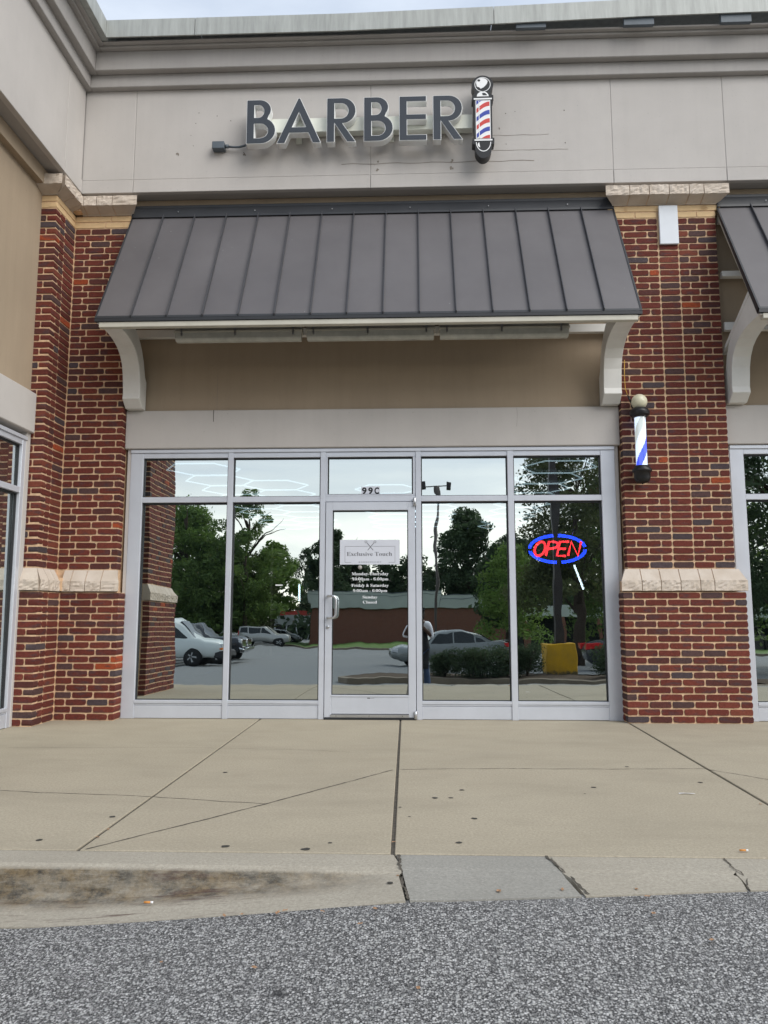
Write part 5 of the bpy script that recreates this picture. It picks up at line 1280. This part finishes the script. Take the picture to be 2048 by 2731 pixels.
suv_st = [(-2.62, .5, 1.05, 1.75, .93), (-2.55, .4, 1.08, 1.84, .98), (-1.5, .36, 1.08, 1.90, 1), (0, .36, 1.07, 1.91, 1), (.7, .36, 1.06, 1.80, 1), (1.3, .36, 1.08, 1.16, 1), (2.0, .38, 1.08, None, .98), (2.5, .42, 1.0, None, .94), (2.62, .5, .9, None, .88)]
c = vehicle('parked_suv', 'silver full size SUV parked before the trees', 'SUV', (-14.9, -70, gz(-15, -70)), math.radians(-3), M['silver_paint'], L_=5.25, Wd=2.0, wheelr=.4, axles=(-1.55, 1.55), st=suv_st, side=[[(.0, 1.14), (.0, 1.74), (.5, 1.72), (1.02, 1.14)], [(-1.2, 1.14), (-1.2, 1.76), (-.08, 1.76), (-.08, 1.14)], [(-2.4, 1.2), (-2.35, 1.72), (-1.32, 1.76), (-1.32, 1.16)]], ws=(1.28, 1.14, .74, 1.74), rw=(-2.66, 1.1, -2.62, 1.7), lamps=[('headlight', M['headlamp'], (2.42, 2.6, .6, .88, .78, .96)), ('taillight', M['tail'], (-2.66, -2.58, .8, .96, .9, 1.4))])
c = vehicle('parked_car', 'small grey car half hidden behind the silver SUV', 'car', (-15.6, -84, gz(-15.6, -84)), 0, M['grey_paint'], lamps=[('headlight', M['headlamp'], (2.18, 2.36, .55, .82, .60, .72)), ('taillight', M['tail'], (-2.40, -2.18, .55, .86, .76, .92))], grp='cars parked across the lot', **sed)

# ================================================================== PERSON TAKING THE PICTURE (mirrored in the glass)
def skin(name, verts, edges, radii, mat, parent, root=0, sub=1):
    me = bpy.data.meshes.new(name); me.from_pydata(verts, edges, []); o = bpy.data.objects.new(name, me); COL.objects.link(o)
    md = o.modifiers.new('k', 'SKIN'); md.use_smooth_shade = True
    for i, r in enumerate(radii):
        sv = me.skin_vertices[0].data[i]; sv.radius = r if isinstance(r, tuple) else (r, r); sv.use_root = (i == root)
    if sub: s_ = o.modifiers.new('s', 'SUBSURF'); s_.levels = sub; s_.render_levels = sub
    dg = bpy.context.evaluated_depsgraph_get(); m2 = bpy.data.meshes.new_from_object(o.evaluated_get(dg)); bpy.data.objects.remove(o)
    m2.materials.clear(); m2.materials.append(mat); m2.name = name; m2.polygons.foreach_set('use_smooth', [True] * len(m2.polygons)); return link(name, m2, parent)
M['skin'] = plain('dark_brown_skin', (.075, .035, .020), .5, 0, .08); M['shirt'] = plain('pale_shirt', (.74, .75, .80), .85, 0, .06, 8); M['jeans'] = plain('blue_jeans', (.045, .075, .15), .85, 0, .2, 14); M['apron'] = plain('black_apron', (.010, .010, .012), .8); M['hair'] = plain('black_hair', (.008, .007, .006), .7); M['shoe'] = plain('white_shoe', (.8, .8, .8), .6)
px_, py_ = .10, -8.36
pg = gz(px_, py_) - .008
pr = thing('person', 'person in pale shirt, black apron and jeans bending over a phone held up', 'person', (px_, py_, pg))
zz = 1.05 - pg      # height of the phone above the ground
hz_ = (zz - .075) / 1.06; pr.scale = (1.06, 1.06, 1.06)
V = [(0, 0, .90), (0, .0, 1.06), (0, .01, 1.22), (0, .03, 1.34), (0, .07, 1.42), (0, .115, 1.50), (0, .14, 1.56),
     (.17, .02, 1.31), (.235, .06, 1.08), (-px_ + .075, .27, hz_), (-.17, .02, 1.31), (-.235, .06, 1.08), (-px_ - .075, .27, hz_),
     (.09, 0, .84), (.13, .03, .48), (.185, -.02, .10), (.20, .12, .045), (-.09, 0, .84), (-.12, .03, .48), (-.14, -.02, .10), (-.15, .12, .045)]
E_ = [(0, 1), (1, 2), (2, 3), (3, 4), (4, 5), (5, 6), (3, 7), (7, 8), (8, 9), (3, 10), (10, 11), (11, 12), (0, 13), (13, 14), (14, 15), (15, 16), (0, 17), (17, 18), (18, 19), (19, 20)]
R_ = [(.15, .11), (.135, .10), (.15, .105), (.12, .09), (.055, .055), (.078, .095), (.066, .075), .06, .045, .032, .06, .045, .032, .085, .058, .042, .035, .085, .058, .042, .035]
for s1, wi in ((1, 9), (-1, 12)):       # palm, four fingers and thumb round the phone's edge
    wx, wy, wz = V[wi]; base = len(V)
    V.append((wx - s1 * .012, wy + .035, wz + .035)); E_.append((wi, base)); R_.append((.022, .03))
    for k in range(4):
        f0 = len(V); zf = wz + .022 + k * .019
        V += [(wx - s1 * .012, wy + .062, zf + .006), (wx - s1 * .032, wy + .062, zf + .007), (wx - s1 * (.050 - .003 * abs(k - 1.5)), wy + .050, zf + .006)]
        E_ += [(base, f0), (f0, f0 + 1), (f0 + 1, f0 + 2)]; R_ += [.0085, .0078, .0068]
    f0 = len(V); V += [(wx - s1 * .022, wy + .018, wz + .055), (wx - s1 * .040, wy + .024, wz + .07)]; E_ += [(base, f0), (f0, f0 + 1)]; R_ += [.0095, .008]
skin('body', V, E_, R_, M['skin'], pr)
skin('shirt', [(0, 0, .88), (0, .0, 1.06), (0, .01, 1.22), (0, .03, 1.33), (0, .05, 1.385), (.17, .02, 1.315), (.235, .055, 1.09), (.20, .12, 1.12), (-.17, .02, 1.315), (-.235, .055, 1.09), (-.20, .12, 1.12)], [(0, 1), (1, 2), (2, 3), (3, 4), (3, 5), (5, 6), (6, 7), (3, 8), (8, 9), (9, 10)], [(.18, .13), (.16, .12), (.17, .12), (.14, .105), (.07, .07), .08, .066, .05, .08, .066, .05], M['shirt'], pr)
skin('jeans', [(0, 0, .92), (.09, 0, .83), (.13, .03, .48), (.185, -.015, .09), (-.09, 0, .83), (-.12, .03, .48), (-.14, -.015, .09)], [(0, 1), (1, 2), (2, 3), (0, 4), (4, 5), (5, 6)], [(.16, .12), .10, .078, .07, .10, .078, .07], M['jeans'], pr)
b = MB(); n = 10; vs = []
for j in range(8):
    z = 1.22 - j * .105; w_ = .12 + .02 * j if j < 3 else .19
    for i in range(n + 1): a = -1 + 2 * i / n; vs.append((w_ * a, .165 - .09 * a * a + .008 * math.sin(i * 2.1 + j), z))
fs = [(j * (n + 1) + i, j * (n + 1) + i + 1, (j + 1) * (n + 1) + i + 1, (j + 1) * (n + 1) + i) for j in range(7) for i in range(n)]
b.add(vs, fs, 0, True); o = b.obj('apron', M['apron'], pr); s_ = o.modifiers.new('t', 'SOLIDIFY'); s_.thickness = .008
b = MB(); b.tube([(-.09, .15, 1.20), (-.06, .10, 1.36), (0, .02, 1.42), (.06, .10, 1.36), (.09, .15, 1.20)], .009, 6); b.obj('strap', M['apron'], pr)
skin('hair', [(0, .085, 1.545), (0, .10, 1.60), (0, .05, 1.53)], [(0, 1), (0, 2)], [(.084, .09), (.076, .075), (.07, .06)], M['hair'], pr)
b = MB()
for s1 in (-1, 1): b.tube([(s1 * .028, .215, 1.535), (s1 * .028, .222, 1.535)], .009, 8)
b.obj('eye', M['vwhite'], pr)
b = MB(); b.tube([(0, .205, 1.53), (0, .232, 1.505), (0, .215, 1.498)], [.008, .012, .009], 8); b.tube([(-.022, .205, 1.468), (0, .214, 1.468), (.022, .205, 1.468)], .006, 6); b.obj('nose_and_mouth', M['skin'], pr)
for s1 in (-1, 1): skin('ear', [(s1 * .083, .12, 1.50), (s1 * .09, .115, 1.535)], [(0, 1)], [(.008, .018), (.008, .014)], M['skin'], pr)
for fx in (.195, -.147):
    skin('shoe', [(fx, -.05, .05), (fx, .08, .045), (fx + (.01 if fx > 0 else -.01), .17, .035)], [(0, 1), (1, 2)], [(.052, .05), (.05, .042), (.042, .03)], M['shoe'], pr)
ph = thing('smartphone', 'black phone held upright in both hands of the person', 'phone', (0, -8.055, 1.0))
b = MB(); b.box(-.038, .038, -.008, 0, -.075, .08); b.obj('case', M['black'], ph, .003)
